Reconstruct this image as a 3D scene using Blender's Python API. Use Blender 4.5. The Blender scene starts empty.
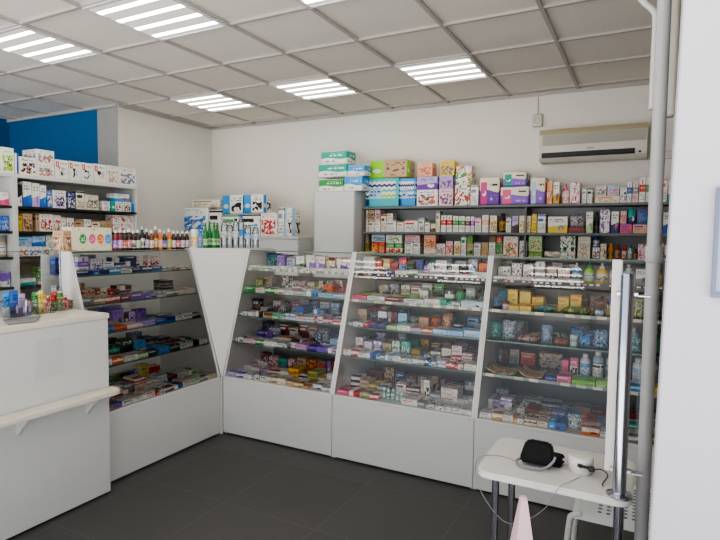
import bpy, bmesh, math, random, re
from mathutils import Vector, Matrix
LED_POWER, WORLD_POWER, GROUND_POWER, EXPOSURE = 19., 1.5, 4.5, -.08
RND = random.Random(7)
col = bpy.context.scene.collection
sc = bpy.context.scene

# ------------------------------------------------------------------ colours
def lin(c): return tuple((x / 12.92 if x <= .04045 else ((x + .055) / 1.055) ** 2.4) for x in c)
HEX = dict(white='e9e6df', cream='e6dcc4', tan='c0a27e', brown='7a4a30', darkbrown='3a2119', ink='1d1c22', grey='8b8b8d', silver='b9bbbe',
           red='c8322f', maroon='7d2a30', pink='e0608c', palepink='e9c3c4', magenta='cf3f86', purple='6b3a9c', violet='8a5fc0', lavender='bba6d6',
           navy='22356f', blue='2c62b8', skyblue='3b97d6', paleblue='a9cbe6', teal='1fa390', turquoise='47b9c0', mint='a4dcc4', green='3f9a4c',
           darkgreen='1f4630', lime='8fd129', olive='7f8a3a', palegreen='b7d3a0', yellow='e8c62c', gold='c99a2e', orange='e5772b', peach='eab492', bottlegreen='2a7d3c')
PAL = {k: lin(tuple(int(v[i:i + 2], 16) / 255 for i in (0, 2, 4))) for k, v in HEX.items()}
SAY = dict(bottlegreen='green', ink='black', darkbrown='dark-brown', palepink='pale-pink', skyblue='sky-blue', paleblue='pale-blue', darkgreen='dark-green', palegreen='pale-green')
def say(c): return SAY.get(c, c)

# ------------------------------------------------------------------ materials
def new_mat(name):
    m = bpy.data.materials.new(name); m.use_nodes = True
    nt = m.node_tree; nt.nodes.clear()
    return m, nt
def N(nt, t, **kw):
    n = nt.nodes.new(t)
    for k, v in kw.items(): setattr(n, k, v)
    return n
def put(nt, sock, v):
    if isinstance(v, bpy.types.NodeSocket): nt.links.new(v, sock)
    else: sock.default_value = v
def MA(nt, op, a, b=0.0, c=0.0):
    n = N(nt, 'ShaderNodeMath', operation=op)
    put(nt, n.inputs[0], a); put(nt, n.inputs[1], b)
    if op in ('MULTIPLY_ADD', 'COMPARE'): put(nt, n.inputs[2], c)
    return n.outputs[0]
def MIX(nt, f, a, b):
    n = N(nt, 'ShaderNodeMix', data_type='RGBA')
    put(nt, n.inputs[0], f)
    put(nt, n.inputs[6], a if isinstance(a, bpy.types.NodeSocket) else (*a[:3], 1))
    put(nt, n.inputs[7], b if isinstance(b, bpy.types.NodeSocket) else (*b[:3], 1))
    return n.outputs[2]
def PR(nt, color, rough=.5, metal=0., spec=.5, **kw):
    p = N(nt, 'ShaderNodeBsdfPrincipled'); o = N(nt, 'ShaderNodeOutputMaterial')
    put(nt, p.inputs['Base Color'], color if isinstance(color, bpy.types.NodeSocket) else (*color[:3], 1))
    put(nt, p.inputs['Roughness'], rough); p.inputs['Metallic'].default_value = metal
    p.inputs['Specular IOR Level'].default_value = spec
    for k, v in kw.items(): put(nt, p.inputs[k], v)
    nt.links.new(p.outputs[0], o.inputs[0]); return p
def tcs(nt): return N(nt, 'ShaderNodeTexCoord')
def noise(nt, vec, scale, detail=2.): 
    n = N(nt, 'ShaderNodeTexNoise'); n.inputs['Scale'].default_value = scale; n.inputs['Detail'].default_value = detail
    if vec is not None: nt.links.new(vec, n.inputs['Vector'])
    return n
def surf(name, rgb, rough=.5, var=.04, scale=3., metal=0., spec=.5, bump=0., bscale=200.):
    """a painted / laminate / metal surface with a little unevenness in tone and sheen"""
    m, nt = new_mat(name); t = tcs(nt)
    nz = noise(nt, t.outputs['Object'], scale, 4.)
    f = MA(nt, 'MULTIPLY_ADD', nz.outputs[0], 2 * var, 1 - var)
    c = N(nt, 'ShaderNodeVectorMath', operation='SCALE'); c.inputs[0].default_value = lin(rgb); nt.links.new(f, c.inputs[3])
    r = MA(nt, 'MULTIPLY_ADD', nz.outputs[0], .12, rough - .06)
    p = PR(nt, c.outputs[0], r, metal, spec)
    if bump:
        b = N(nt, 'ShaderNodeBump'); b.inputs['Strength'].default_value = bump; b.inputs['Distance'].default_value = .002
        nt.links.new(noise(nt, t.outputs['Object'], bscale, 3.).outputs[0], b.inputs['Height']); nt.links.new(b.outputs[0], p.inputs['Normal'])
    return m
def attr(nt, n): return N(nt, 'ShaderNodeAttribute', attribute_type='OBJECT', attribute_name=n).outputs['Color']
def print_mat(style):
    """printed card: layout of a product box, its inks taken from the object's own c1, c2, c3"""
    m, nt = new_mat('print_' + style); t = tcs(nt)
    g = N(nt, 'ShaderNodeSeparateXYZ'); nt.links.new(t.outputs['Generated'], g.inputs[0])
    nn = N(nt, 'ShaderNodeSeparateXYZ'); nt.links.new(t.outputs['Normal'], nn.inputs[0])
    ax = MA(nt, 'GREATER_THAN', MA(nt, 'ABSOLUTE', nn.outputs[0]), .6)
    az = MA(nt, 'GREATER_THAN', MA(nt, 'ABSOLUTE', nn.outputs[2]), .6)
    def sel(f, a, b): return MA(nt, 'ADD', MA(nt, 'MULTIPLY', f, b), MA(nt, 'MULTIPLY', MA(nt, 'SUBTRACT', 1., f), a))
    u = sel(ax, g.outputs[0], g.outputs[1]); v = sel(az, g.outputs[2], g.outputs[1])
    rnd = N(nt, 'ShaderNodeObjectInfo').outputs['Random']
    c1, c2, c3 = attr(nt, 'c1'), attr(nt, 'c2'), attr(nt, 'c3')
    gt = lambda a, b: MA(nt, 'GREATER_THAN', a, b)
    lt = lambda a, b: MA(nt, 'LESS_THAN', a, b)
    mul = lambda *a: a[0] if len(a) == 1 else MA(nt, 'MULTIPLY', a[0], mul(*a[1:]))
    def box(u0, u1, v0, v1): return mul(gt(u, u0), lt(u, u1), gt(v, v0), lt(v, v1))
    def vec(x, y, z):
        n = N(nt, 'ShaderNodeCombineXYZ'); put(nt, n.inputs[0], x); put(nt, n.inputs[1], y); put(nt, n.inputs[2], z); return n.outputs[0]
    def text(u0, u1, v0, v1, rows, letters=16., keep=.42):
        r = MA(nt, 'FLOOR', MA(nt, 'MULTIPLY', v, rows))
        a = lt(MA(nt, 'FRACT', MA(nt, 'MULTIPLY', v, rows)), .55)
        w = N(nt, 'ShaderNodeTexWhiteNoise', noise_dimensions='3D')
        nt.links.new(vec(MA(nt, 'FLOOR', MA(nt, 'MULTIPLY', u, letters)), r, MA(nt, 'MULTIPLY', rnd, 91.)), w.inputs['Vector'])
        return mul(a, gt(w.outputs['Value'], keep), box(u0, u1, v0, v1))
    def cloud(s, th, off):
        n = noise(nt, vec(u, v, MA(nt, 'MULTIPLY_ADD', rnd, 40., off)), s, 1.5); return gt(n.outputs[0], th)
    def disc(cu, cv, r, asp=1.):
        du = MA(nt, 'SUBTRACT', u, cu); dv = MA(nt, 'MULTIPLY', MA(nt, 'SUBTRACT', v, cv), asp)
        return lt(MA(nt, 'ADD', mul(du, du), mul(dv, dv)), r * r)
    inkc = lin((.16, .16, .19)); whitec = PAL['white']
    c = c1
    if style == 'p':
        c = MIX(nt, box(.08, .72, .62, .78), c, c2); c = MIX(nt, mul(text(.1, .9, .1, .5, 9.), .75), c, inkc); c = MIX(nt, box(.0, 1., .9, .97), c, c2)
    elif style == 'b':
        w = MA(nt, 'MULTIPLY_ADD', u, .14, .36)
        c = MIX(nt, lt(v, w), c, c2); c = MIX(nt, mul(disc(.68, .3, .17), cloud(5., .45, 1.)), c, c3); c = MIX(nt, mul(text(.1, .8, .62, .86, 9.), .8), c, inkc)
    elif style == 't':
        c = MIX(nt, gt(v, .55), c, c2); c = MIX(nt, mul(box(.1, .95, .08, .5), cloud(4., .47, 2.)), c, c3); c = MIX(nt, text(.15, .85, .66, .86, 8.), c, whitec)
    elif style == 's':
        c = MIX(nt, lt(u, .38), c, c2); c = MIX(nt, mul(box(.45, .92, .12, .6), cloud(4.5, .5, 3.)), c, c3); c = MIX(nt, mul(text(.45, .95, .68, .9, 9.), .8), c, inkc)
        c = MIX(nt, mul(disc(.19, .4, .12), .8), c, whitec)
    elif style == 'i':
        z = box(.08, .92, .08, .7)
        c = MIX(nt, mul(z, cloud(6., .5, 4.)), c, c2); c = MIX(nt, mul(box(.2, .85, .12, .6), cloud(8., .56, 9.)), c, c3); c = MIX(nt, mul(box(.1, .6, .1, .5), cloud(9., .6, 15.)), c, PAL['tan'])
        c = MIX(nt, mul(text(.12, .82, .76, .93, 10.), .8), c, c2)
    elif style in 'fg':
        c = MIX(nt, cloud(5., .55, 1.), c, c2); c = MIX(nt, cloud(7., .58, 7.), c, c3); c = MIX(nt, box(.2, .8, .66, .86), c, c1); c = MIX(nt, mul(text(.25, .75, .68, .85, 9.), .8), c, inkc)
    elif style == 'm':
        c = MIX(nt, box(-.1, 1.1, .42, .72), c, c2); c = MIX(nt, text(.15, .85, .5, .66, 9.), c, whitec); c = MIX(nt, mul(text(.12, .88, .1, .34, 11.), .75), c, inkc); c = MIX(nt, mul(disc(.5, .83, .1), 1.), c, c2)
    elif style == 'l':
        c = MIX(nt, box(.06, .28, .6, .9), c, c2); c = MIX(nt, box(.14, .2, .66, .84), c, whitec); c = MIX(nt, mul(disc(.4, .38, .25), cloud(4., .5, 3.)), c, c3)
        c = MIX(nt, mul(disc(.7, .4, .2), cloud(5., .52, 6.)), c, PAL['silver']); c = MIX(nt, mul(text(.4, .9, .74, .88, 9.), .7), c, inkc)
    elif style == 'u':
        w = MA(nt, 'MULTIPLY_ADD', MA(nt, 'SINE', MA(nt, 'MULTIPLY', u, 5.)), .05, .5)
        c = MIX(nt, gt(v, w), c, PAL['cream']); c = MIX(nt, mul(box(.08, .38, .0, .82)), c, c2); c = MIX(nt, text(.55, .9, .68, .84, 6., 22., .25), c, inkc)
        c = MIX(nt, text(.55, .9, .14, .34, 6., 18., .4), c, PAL['lavender']); c = MIX(nt, MA(nt, 'SUBTRACT', disc(.24, .42, .1), mul(disc(.2, .47, .08), disc(.24, .42, .1))), c, whitec)
    elif style == 'w':
        w = MA(nt, 'MULTIPLY_ADD', MA(nt, 'SINE', MA(nt, 'MULTIPLY', u, 6.)), .07, .42)
        c = MIX(nt, gt(v, w), c, c2); c = MIX(nt, text(.35, .92, .6, .82, 5., 18., .35), c, whitec); c = MIX(nt, mul(text(.2, .7, .1, .28, 6., 18., .4), .8), c, inkc)
    elif style == 'z':
        zz = MA(nt, 'PINGPONG', MA(nt, 'MULTIPLY', u, 7.), .5)
        ph = MA(nt, 'MULTIPLY_ADD', zz, .11, v)
        k = MA(nt, 'FRACT', MA(nt, 'MULTIPLY', ph, 5.5)); row = MA(nt, 'FRACT', MA(nt, 'MULTIPLY', MA(nt, 'FLOOR', MA(nt, 'MULTIPLY', ph, 5.5)), .5))
        zone = mul(gt(v, .3), lt(v, .95), lt(u, .9))
        c = MIX(nt, zone, c, whitec); c = MIX(nt, mul(zone, lt(k, .45)), c, MIX(nt, gt(row, .25), c2, c1)); c = MIX(nt, mul(box(.5, .9, .3, .52), lt(k, .45)), c, c3)
        c = MIX(nt, box(.12, .5, .28, .66), c, PAL['paleblue']); c = MIX(nt, mul(text(.14, .46, .32, .64, 8., 22.), .9), c, c2); c = MIX(nt, box(.02, .13, .04, .26), c, c2)
    elif style == 'o':
        c = MIX(nt, mul(cloud(16., .66, 1.), .8), c, c2)
        for k, (cu, cc) in enumerate(((.26, 'green'), (.49, 'pink'), (.7, 'orange'), (.9, 'skyblue'))):
            c = MIX(nt, mul(disc(cu, .52, .085, .42), 1.), c, PAL[cc]); c = MIX(nt, mul(disc(cu, .52, .06, .42), text(0., 1., .42, .6, 14., 60., .5)), c, whitec)
    p = PR(nt, c, .38 if style != 'g' else .12, 0., .4)
    if style == 'g':    # clear film: printed patches, the rest seen through
        o = [n for n in nt.nodes if n.type == 'OUTPUT_MATERIAL'][0]; tr = N(nt, 'ShaderNodeBsdfTransparent'); mx = N(nt, 'ShaderNodeMixShader')
        nt.links.new(MA(nt, 'MULTIPLY_ADD', cloud(6., .52, 1.), .3, .55), mx.inputs[0]); nt.links.new(tr.outputs[0], mx.inputs[1]); nt.links.new(p.outputs[0], mx.inputs[2]); nt.links.new(mx.outputs[0], o.inputs[0])
    return m
PRINT = {s: print_mat(s) for s in 'pbtsifmluwzog'}
def c_mat(name, key='c1', rough=.3, spec=.5, **kw):
    m, nt = new_mat(name); PR(nt, attr(nt, key), rough, 0., spec, **kw); return m
M_C1 = c_mat('tinted_plastic'); M_C3 = c_mat('cap_plastic', 'c3', .4); M_GLOSS = c_mat('tinted_glass', 'c1', .08, .7); M_SOFT = c_mat('soft_film', 'c1', .22, .6)
def glass_mat(name, tint, fac=0.0, rough=0.02, ior=1.45):
    """clear sheet: Fresnel reflection over tinted transmission"""
    m, nt = new_mat(name)
    fr = N(nt, 'ShaderNodeFresnel'); fr.inputs[0].default_value = ior
    tr = N(nt, 'ShaderNodeBsdfTransparent'); tr.inputs[0].default_value = (*tint, 1)
    gl = N(nt, 'ShaderNodeBsdfGlossy'); gl.inputs[0].default_value = (1, 1, 1, 1); gl.inputs['Roughness'].default_value = rough
    mx = N(nt, 'ShaderNodeMixShader'); o = N(nt, 'ShaderNodeOutputMaterial')
    nt.links.new(MA(nt, 'MINIMUM', MA(nt, 'ADD', fr.outputs[0], fac), 1.), mx.inputs[0]); nt.links.new(tr.outputs[0], mx.inputs[1]); nt.links.new(gl.outputs[0], mx.inputs[2]); nt.links.new(mx.outputs[0], o.inputs[0])
    return m
M_PANE = glass_mat('pane_glass', (.98, .986, .982), 0., .012, 1.52); M_SHELFG = glass_mat('shelf_glass', (.965, .98, .972)); M_TUB = glass_mat('clear_plastic', (.86, .89, .9), .06, .08)
M_WATER = glass_mat('water_plastic', (.83, .89, .94), .08, .06)
M_GEDGE = surf('glass_green_edge', (.34, .46, .40), .2, .05)
M_WHITE = surf('white_laminate', (.82, .82, .81), .33, .012, 1.5)
M_WHITE2 = surf('white_edge_banding', (.84, .83, .81), .4, .02)
M_CREAM = surf('cream_counter_top', (.86, .84, .78), .3, .015)
M_GREY = surf('grey_shelf_board', (.44, .45, .46), .5, .04)
M_BACKG = surf('grey_back_board', (.62, .63, .63), .5, .04)
M_DGREY = surf('dark_sliding_panel', (.42, .44, .44), .35, .05)
M_LGREY = surf('light_back_panel', (.72, .72, .70), .45, .03)
M_MGREY = surf('mid_back_panel', (.53, .53, .52), .4, .05)
M_FROST, _nf = new_mat('frosted_white_panel')
_p = PR(_nf, lin((.9, .9, .88)), .4); _tl = N(_nf, 'ShaderNodeBsdfTranslucent'); _tl.inputs[0].default_value = (.95, .95, .93, 1); _mx = N(_nf, 'ShaderNodeMixShader')
_t = tcs(_nf); _nf.links.new(MA(_nf, 'MULTIPLY_ADD', noise(_nf, _t.outputs['Object'], 3.).outputs[0], .1, .33), _mx.inputs[0]); _nf.links.new(_p.outputs[0], _mx.inputs[1]); _nf.links.new(_tl.outputs[0], _mx.inputs[2])
_nf.links.new(_mx.outputs[0], [n for n in _nf.nodes if n.type == 'OUTPUT_MATERIAL'][0].inputs[0])
M_DARK = surf('dark_plinth', (.10, .10, .10), .6, .05)
M_CHROME = surf('polished_chrome', (.75, .76, .80), .16, .03, 4., 1.)
M_STEEL = surf('grey_painted_steel', (.70, .70, .70), .42, .03, 5., 0.)
M_BLACK = surf('black_fabric', (.045, .045, .05), .75, .1, 30., 0., .3, .3, 300.)
M_BLKPL = surf('black_plastic', (.06, .06, .065), .4, .05)
M_PINK = surf('pale_pink_plastic', (.90, .76, .78), .5, .03)
M_CABLE = surf('grey_cable', (.52, .52, .54), .5, .03)
M_ACW = surf('aged_white_plastic', (.80, .79, .74), .45, .02)
M_ACB = surf('yellowed_plastic', (.70, .66, .54), .5, .03)
M_ACG = surf('fine_intake_grille', (.66, .65, .61), .55, .02)
M_FRAME = surf('bluish_frame', (.42, .47, .56), .35, .04)

def strip_mat(name, base, tagc, n, dark):
    m, nt = new_mat(name); t = tcs(nt); g = N(nt, 'ShaderNodeSeparateXYZ'); nt.links.new(t.outputs['Generated'], g.inputs[0])
    k = MA(nt, 'MULTIPLY', g.outputs[0], n); w = N(nt, 'ShaderNodeTexWhiteNoise', noise_dimensions='1D'); nt.links.new(MA(nt, 'FLOOR', k), w.inputs['W'])
    f = MA(nt, 'FRACT', k)
    tag = MA(nt, 'MULTIPLY', MA(nt, 'MULTIPLY', MA(nt, 'GREATER_THAN', f, .2), MA(nt, 'LESS_THAN', f, .8)), MA(nt, 'GREATER_THAN', w.outputs['Value'], .15))
    if dark: tag = MA(nt, 'MULTIPLY', tag, MA(nt, 'MULTIPLY', MA(nt, 'GREATER_THAN', g.outputs[2], .28), MA(nt, 'LESS_THAN', g.outputs[2], .8)))
    ink = MA(nt, 'MULTIPLY', MA(nt, 'GREATER_THAN', noise(nt, t.outputs['Object'], 160., 1.).outputs[0], .6), .5)
    tc = MIX(nt, MA(nt, 'GREATER_THAN', w.outputs['Value'], .86), tagc, PAL['orange'] if dark else PAL['palegreen'])
    PR(nt, MIX(nt, tag, base, MIX(nt, ink, tc, PAL['grey'])), .35); return m
M_STRIPD = strip_mat('dark_price_rail', PAL['ink'], PAL['white'], 27., True)
M_STRIPL = strip_mat('pale_price_rail', lin((.62, .62, .60)), PAL['white'], 17., False)
M_STRIPC = strip_mat('clear_price_rail', lin((.55, .6, .57)), PAL['cream'], 11., False)

def wall_mat(name, rgb, var=.02):
    return surf(name, rgb, .75, var, .8, 0., .25, .12, 90.)
M_WALL = wall_mat('white_wall_paint', (.86, .85, .82)); M_WBLUE = wall_mat('blue_wall_paint', (.11, .36, .55), .04); M_WGREY = wall_mat('grey_wall_paint', (.60, .60, .59))
M_JAMB = wall_mat('white_jamb_paint', (.79, .775, .80))
def floor_mat():
    m, nt = new_mat('dark_floor_tiles'); t = tcs(nt)
    br = N(nt, 'ShaderNodeTexBrick'); br.offset = 0.; br.inputs['Scale'].default_value = 1.; br.inputs['Brick Width'].default_value = .6; br.inputs['Row Height'].default_value = .6
    br.inputs['Mortar Size'].default_value = .0022; br.inputs['Mortar Smooth'].default_value = .3
    a = lin((.292, .288, .284)); b = lin((.306, .302, .298))
    br.inputs['Color1'].default_value = (*a, 1); br.inputs['Color2'].default_value = (*b, 1); br.inputs['Mortar'].default_value = (*lin((.37, .365, .36)), 1)
    mp = N(nt, 'ShaderNodeMapping'); mp.inputs['Rotation'].default_value = (0, 0, 0.0); mp.inputs['Location'].default_value = (.25, .1, 0); nt.links.new(t.outputs['Object'], mp.inputs[0]); nt.links.new(mp.outputs[0], br.inputs['Vector'])
    nz = noise(nt, t.outputs['Object'], 2.2, 6.); nz2 = noise(nt, t.outputs['Object'], 60., 3.)
    f = MA(nt, 'MULTIPLY_ADD', nz.outputs[0], .35, .82); f = MA(nt, 'MULTIPLY', f, MA(nt, 'MULTIPLY_ADD', nz2.outputs[0], .2, .9))
    c = N(nt, 'ShaderNodeVectorMath', operation='SCALE'); nt.links.new(br.outputs['Color'], c.inputs[0]); nt.links.new(f, c.inputs[3])
    p = PR(nt, c.outputs[0], MA(nt, 'MULTIPLY_ADD', nz.outputs[0], .2, .42), 0., .35)
    bp = N(nt, 'ShaderNodeBump'); bp.inputs['Strength'].default_value = .25; bp.inputs['Distance'].default_value = .002; nt.links.new(nz2.outputs[0], bp.inputs['Height']); nt.links.new(bp.outputs[0], p.inputs['Normal'])
    return m
def ceil_mat():
    m, nt = new_mat('mineral_fibre_tiles'); t = tcs(nt)
    a = noise(nt, t.outputs['Object'], 140., 4.); b = noise(nt, t.outputs['Object'], .9, 2.)
    f = MA(nt, 'MULTIPLY', MA(nt, 'MULTIPLY_ADD', a.outputs[0], .3, .85), MA(nt, 'MULTIPLY_ADD', b.outputs[0], .1, .95))
    c = N(nt, 'ShaderNodeVectorMath', operation='SCALE'); c.inputs[0].default_value = lin((.90, .875, .84)); nt.links.new(f, c.inputs[3])
    p = PR(nt, c.outputs[0], .9, 0., .1); bp = N(nt, 'ShaderNodeBump'); bp.inputs['Strength'].default_value = .3; bp.inputs['Distance'].default_value = .002
    nt.links.new(a.outputs[0], bp.inputs['Height']); nt.links.new(bp.outputs[0], p.inputs['Normal']); return m
M_TBAR = surf('ceiling_grid_metal', (.69, .67, .65), .5, .02)
def emit(name, rgb, s):
    m, nt = new_mat(name); e = N(nt, 'ShaderNodeEmission'); o = N(nt, 'ShaderNodeOutputMaterial')
    t = tcs(nt); nz = noise(nt, t.outputs['Object'], 2., 1.); put(nt, e.inputs[0], (*rgb, 1)); nt.links.new(MA(nt, 'MULTIPLY_ADD', nz.outputs[0], .06 * s, .97 * s), e.inputs[1]); nt.links.new(e.outputs[0], o.inputs[0]); return m
M_LED = emit('led_strip', (1., .95, .87), LED_POWER if 'LED_POWER' in globals() else 30.)
M_DIFF = emit('led_diffuser', (1., .95, .87), .9)
M_PERF, _nt = new_mat('perforated_white_plastic')
def _perf(nt):
    t = tcs(nt); s = N(nt, 'ShaderNodeSeparateXYZ'); nt.links.new(t.outputs['Object'], s.inputs[0])
    fx = MA(nt, 'SUBTRACT', MA(nt, 'FRACT', MA(nt, 'MULTIPLY', s.outputs[0], 34.)), .5); fy = MA(nt, 'SUBTRACT', MA(nt, 'FRACT', MA(nt, 'MULTIPLY', s.outputs[1], 34.)), .5)
    d = MA(nt, 'LESS_THAN', MA(nt, 'ADD', MA(nt, 'MULTIPLY', fx, fx), MA(nt, 'MULTIPLY', fy, fy)), .075)
    zone = MA(nt, 'MULTIPLY', MA(nt, 'GREATER_THAN', s.outputs[0], -.125), MA(nt, 'MULTIPLY', MA(nt, 'LESS_THAN', s.outputs[0], .16), MA(nt, 'MULTIPLY', MA(nt, 'GREATER_THAN', s.outputs[1], .035), MA(nt, 'LESS_THAN', s.outputs[1], .33))))
    PR(nt, MIX(nt, MA(nt, 'MULTIPLY', d, zone), lin((.86, .88, .88)), lin((.42, .44, .46))), .3)
_perf(_nt)

# ------------------------------------------------------------------ mesh helpers
def mk(name, bm, mats, parent=None, loc=(0, 0, 0), rz=0., smooth=False):
    me = bpy.data.meshes.new(name); bm.normal_update(); bm.to_mesh(me); bm.free()
    for m in (mats if isinstance(mats, (list, tuple)) else [mats]): me.materials.append(m)
    if smooth:
        for p in me.polygons: p.use_smooth = True
        try: me.set_sharp_from_angle(angle=math.radians(40))
        except Exception: pass
    o = bpy.data.objects.new(name, me); col.objects.link(o); o.location = loc; o.rotation_euler = (0, 0, rz)
    if parent: o.parent = parent
    return o
def bmbox(bm, x0, x1, y0, y1, z0, z1, bev=0., seg=1, mi=0):
    r = bmesh.ops.create_cube(bm, size=1.); vs = r['verts']
    bmesh.ops.scale(bm, vec=(x1 - x0, y1 - y0, z1 - z0), verts=vs); bmesh.ops.translate(bm, vec=((x0 + x1) / 2, (y0 + y1) / 2, (z0 + z1) / 2), verts=vs)
    fs = {f for v in vs for f in v.link_faces}
    for f in fs: f.material_index = mi
    if bev: bmesh.ops.bevel(bm, geom=list({e for v in vs for e in v.link_edges}), offset=bev, segments=seg, affect='EDGES', profile=.5)
    return bm
def box(x0, x1, y0, y1, z0, z1, bev=0., seg=1): return bmbox(bmesh.new(), x0, x1, y0, y1, z0, z1, bev, seg)
def prism(pts, axis, a, b, bm=None, bev=0.):
    """polygon pts in the other two axes, extruded along axis from a to b"""
    bm = bm or bmesh.new(); P = lambda p, t: {'x': (t, p[0], p[1]), 'y': (p[0], t, p[1]), 'z': (p[0], p[1], t)}[axis]
    v0 = [bm.verts.new(P(p, a)) for p in pts]; v1 = [bm.verts.new(P(p, b)) for p in pts]
    fs = [bm.faces.new(v0), bm.faces.new(v1[::-1])]; n = len(pts)
    for i in range(n): fs.append(bm.faces.new((v0[i], v1[i], v1[(i + 1) % n], v0[(i + 1) % n])))
    bmesh.ops.recalc_face_normals(bm, faces=fs)
    if bev: bmesh.ops.bevel(bm, geom=list({e for f in fs for e in f.edges}), offset=bev, segments=2, affect='EDGES')
    return bm
def lathe(prof, n=16, bm=None, cx=0., cy=0.):
    bm = bm or bmesh.new(); rings = []
    for r, z in prof:
        rings.append([bm.verts.new((cx + max(r, 1e-4) * math.cos(2 * math.pi * i / n), cy + max(r, 1e-4) * math.sin(2 * math.pi * i / n), z)) for i in range(n)])
    for a, b in zip(rings, rings[1:]):
        for i in range(n): bm.faces.new((a[i], a[(i + 1) % n], b[(i + 1) % n], b[i]))
    bm.faces.new(rings[0][::-1]); bm.faces.new(rings[-1]); return bm
def tube(pts, r, n=8, bm=None, up=(0, 0, 1)):
    bm = bm or bmesh.new(); pts = [Vector(p) for p in pts]; rings = []; up = Vector(up)
    for i, p in enumerate(pts):
        d = (pts[min(i + 1, len(pts) - 1)] - pts[max(i - 1, 0)]).normalized()
        a = d.cross(up)
        if a.length < 1e-3: a = d.cross(Vector((0, 1, 0)))
        a.normalize(); b = d.cross(a).normalized()
        rings.append([bm.verts.new(p + r * (math.cos(2 * math.pi * k / n) * a + math.sin(2 * math.pi * k / n) * b)) for k in range(n)])
    for A, B in zip(rings, rings[1:]):
        for k in range(n): bm.faces.new((A[k], A[(k + 1) % n], B[(k + 1) % n], B[k]))
    fs = [bm.faces.new(rings[0][::-1]), bm.faces.new(rings[-1])]
    bmesh.ops.recalc_face_normals(bm, faces=bm.faces[:]); return bm
def smooth_path(P, k=6):
    P = [Vector(p) for p in P]; out = []
    for i in range(len(P) - 1):
        p0, p1, p2, p3 = P[max(i - 1, 0)], P[i], P[i + 1], P[min(i + 2, len(P) - 1)]
        for j in range(k):
            t = j / k; out.append(.5 * ((2 * p1) + (p2 - p0) * t + (2 * p0 - 5 * p1 + 4 * p2 - p3) * t * t + (3 * p1 - p0 - 3 * p2 + p3) * t ** 3))
    return out + [P[-1]]
def tag(o, label, cat, group=None):
    o['label'] = label; o['category'] = cat
    if group: o['group'] = group
    return o
def empty(name, loc=(0, 0, 0), rz=0.):
    o = bpy.data.objects.new(name, None); o.empty_display_size = .05; col.objects.link(o); o.location = loc; o.rotation_euler = (0, 0, rz); return o
def struct(name, bm, mats, loc=(0, 0, 0), smooth=False):
    o = mk(name, bm, mats, None, loc, 0., smooth); o['kind'] = 'structure'; return o
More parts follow.
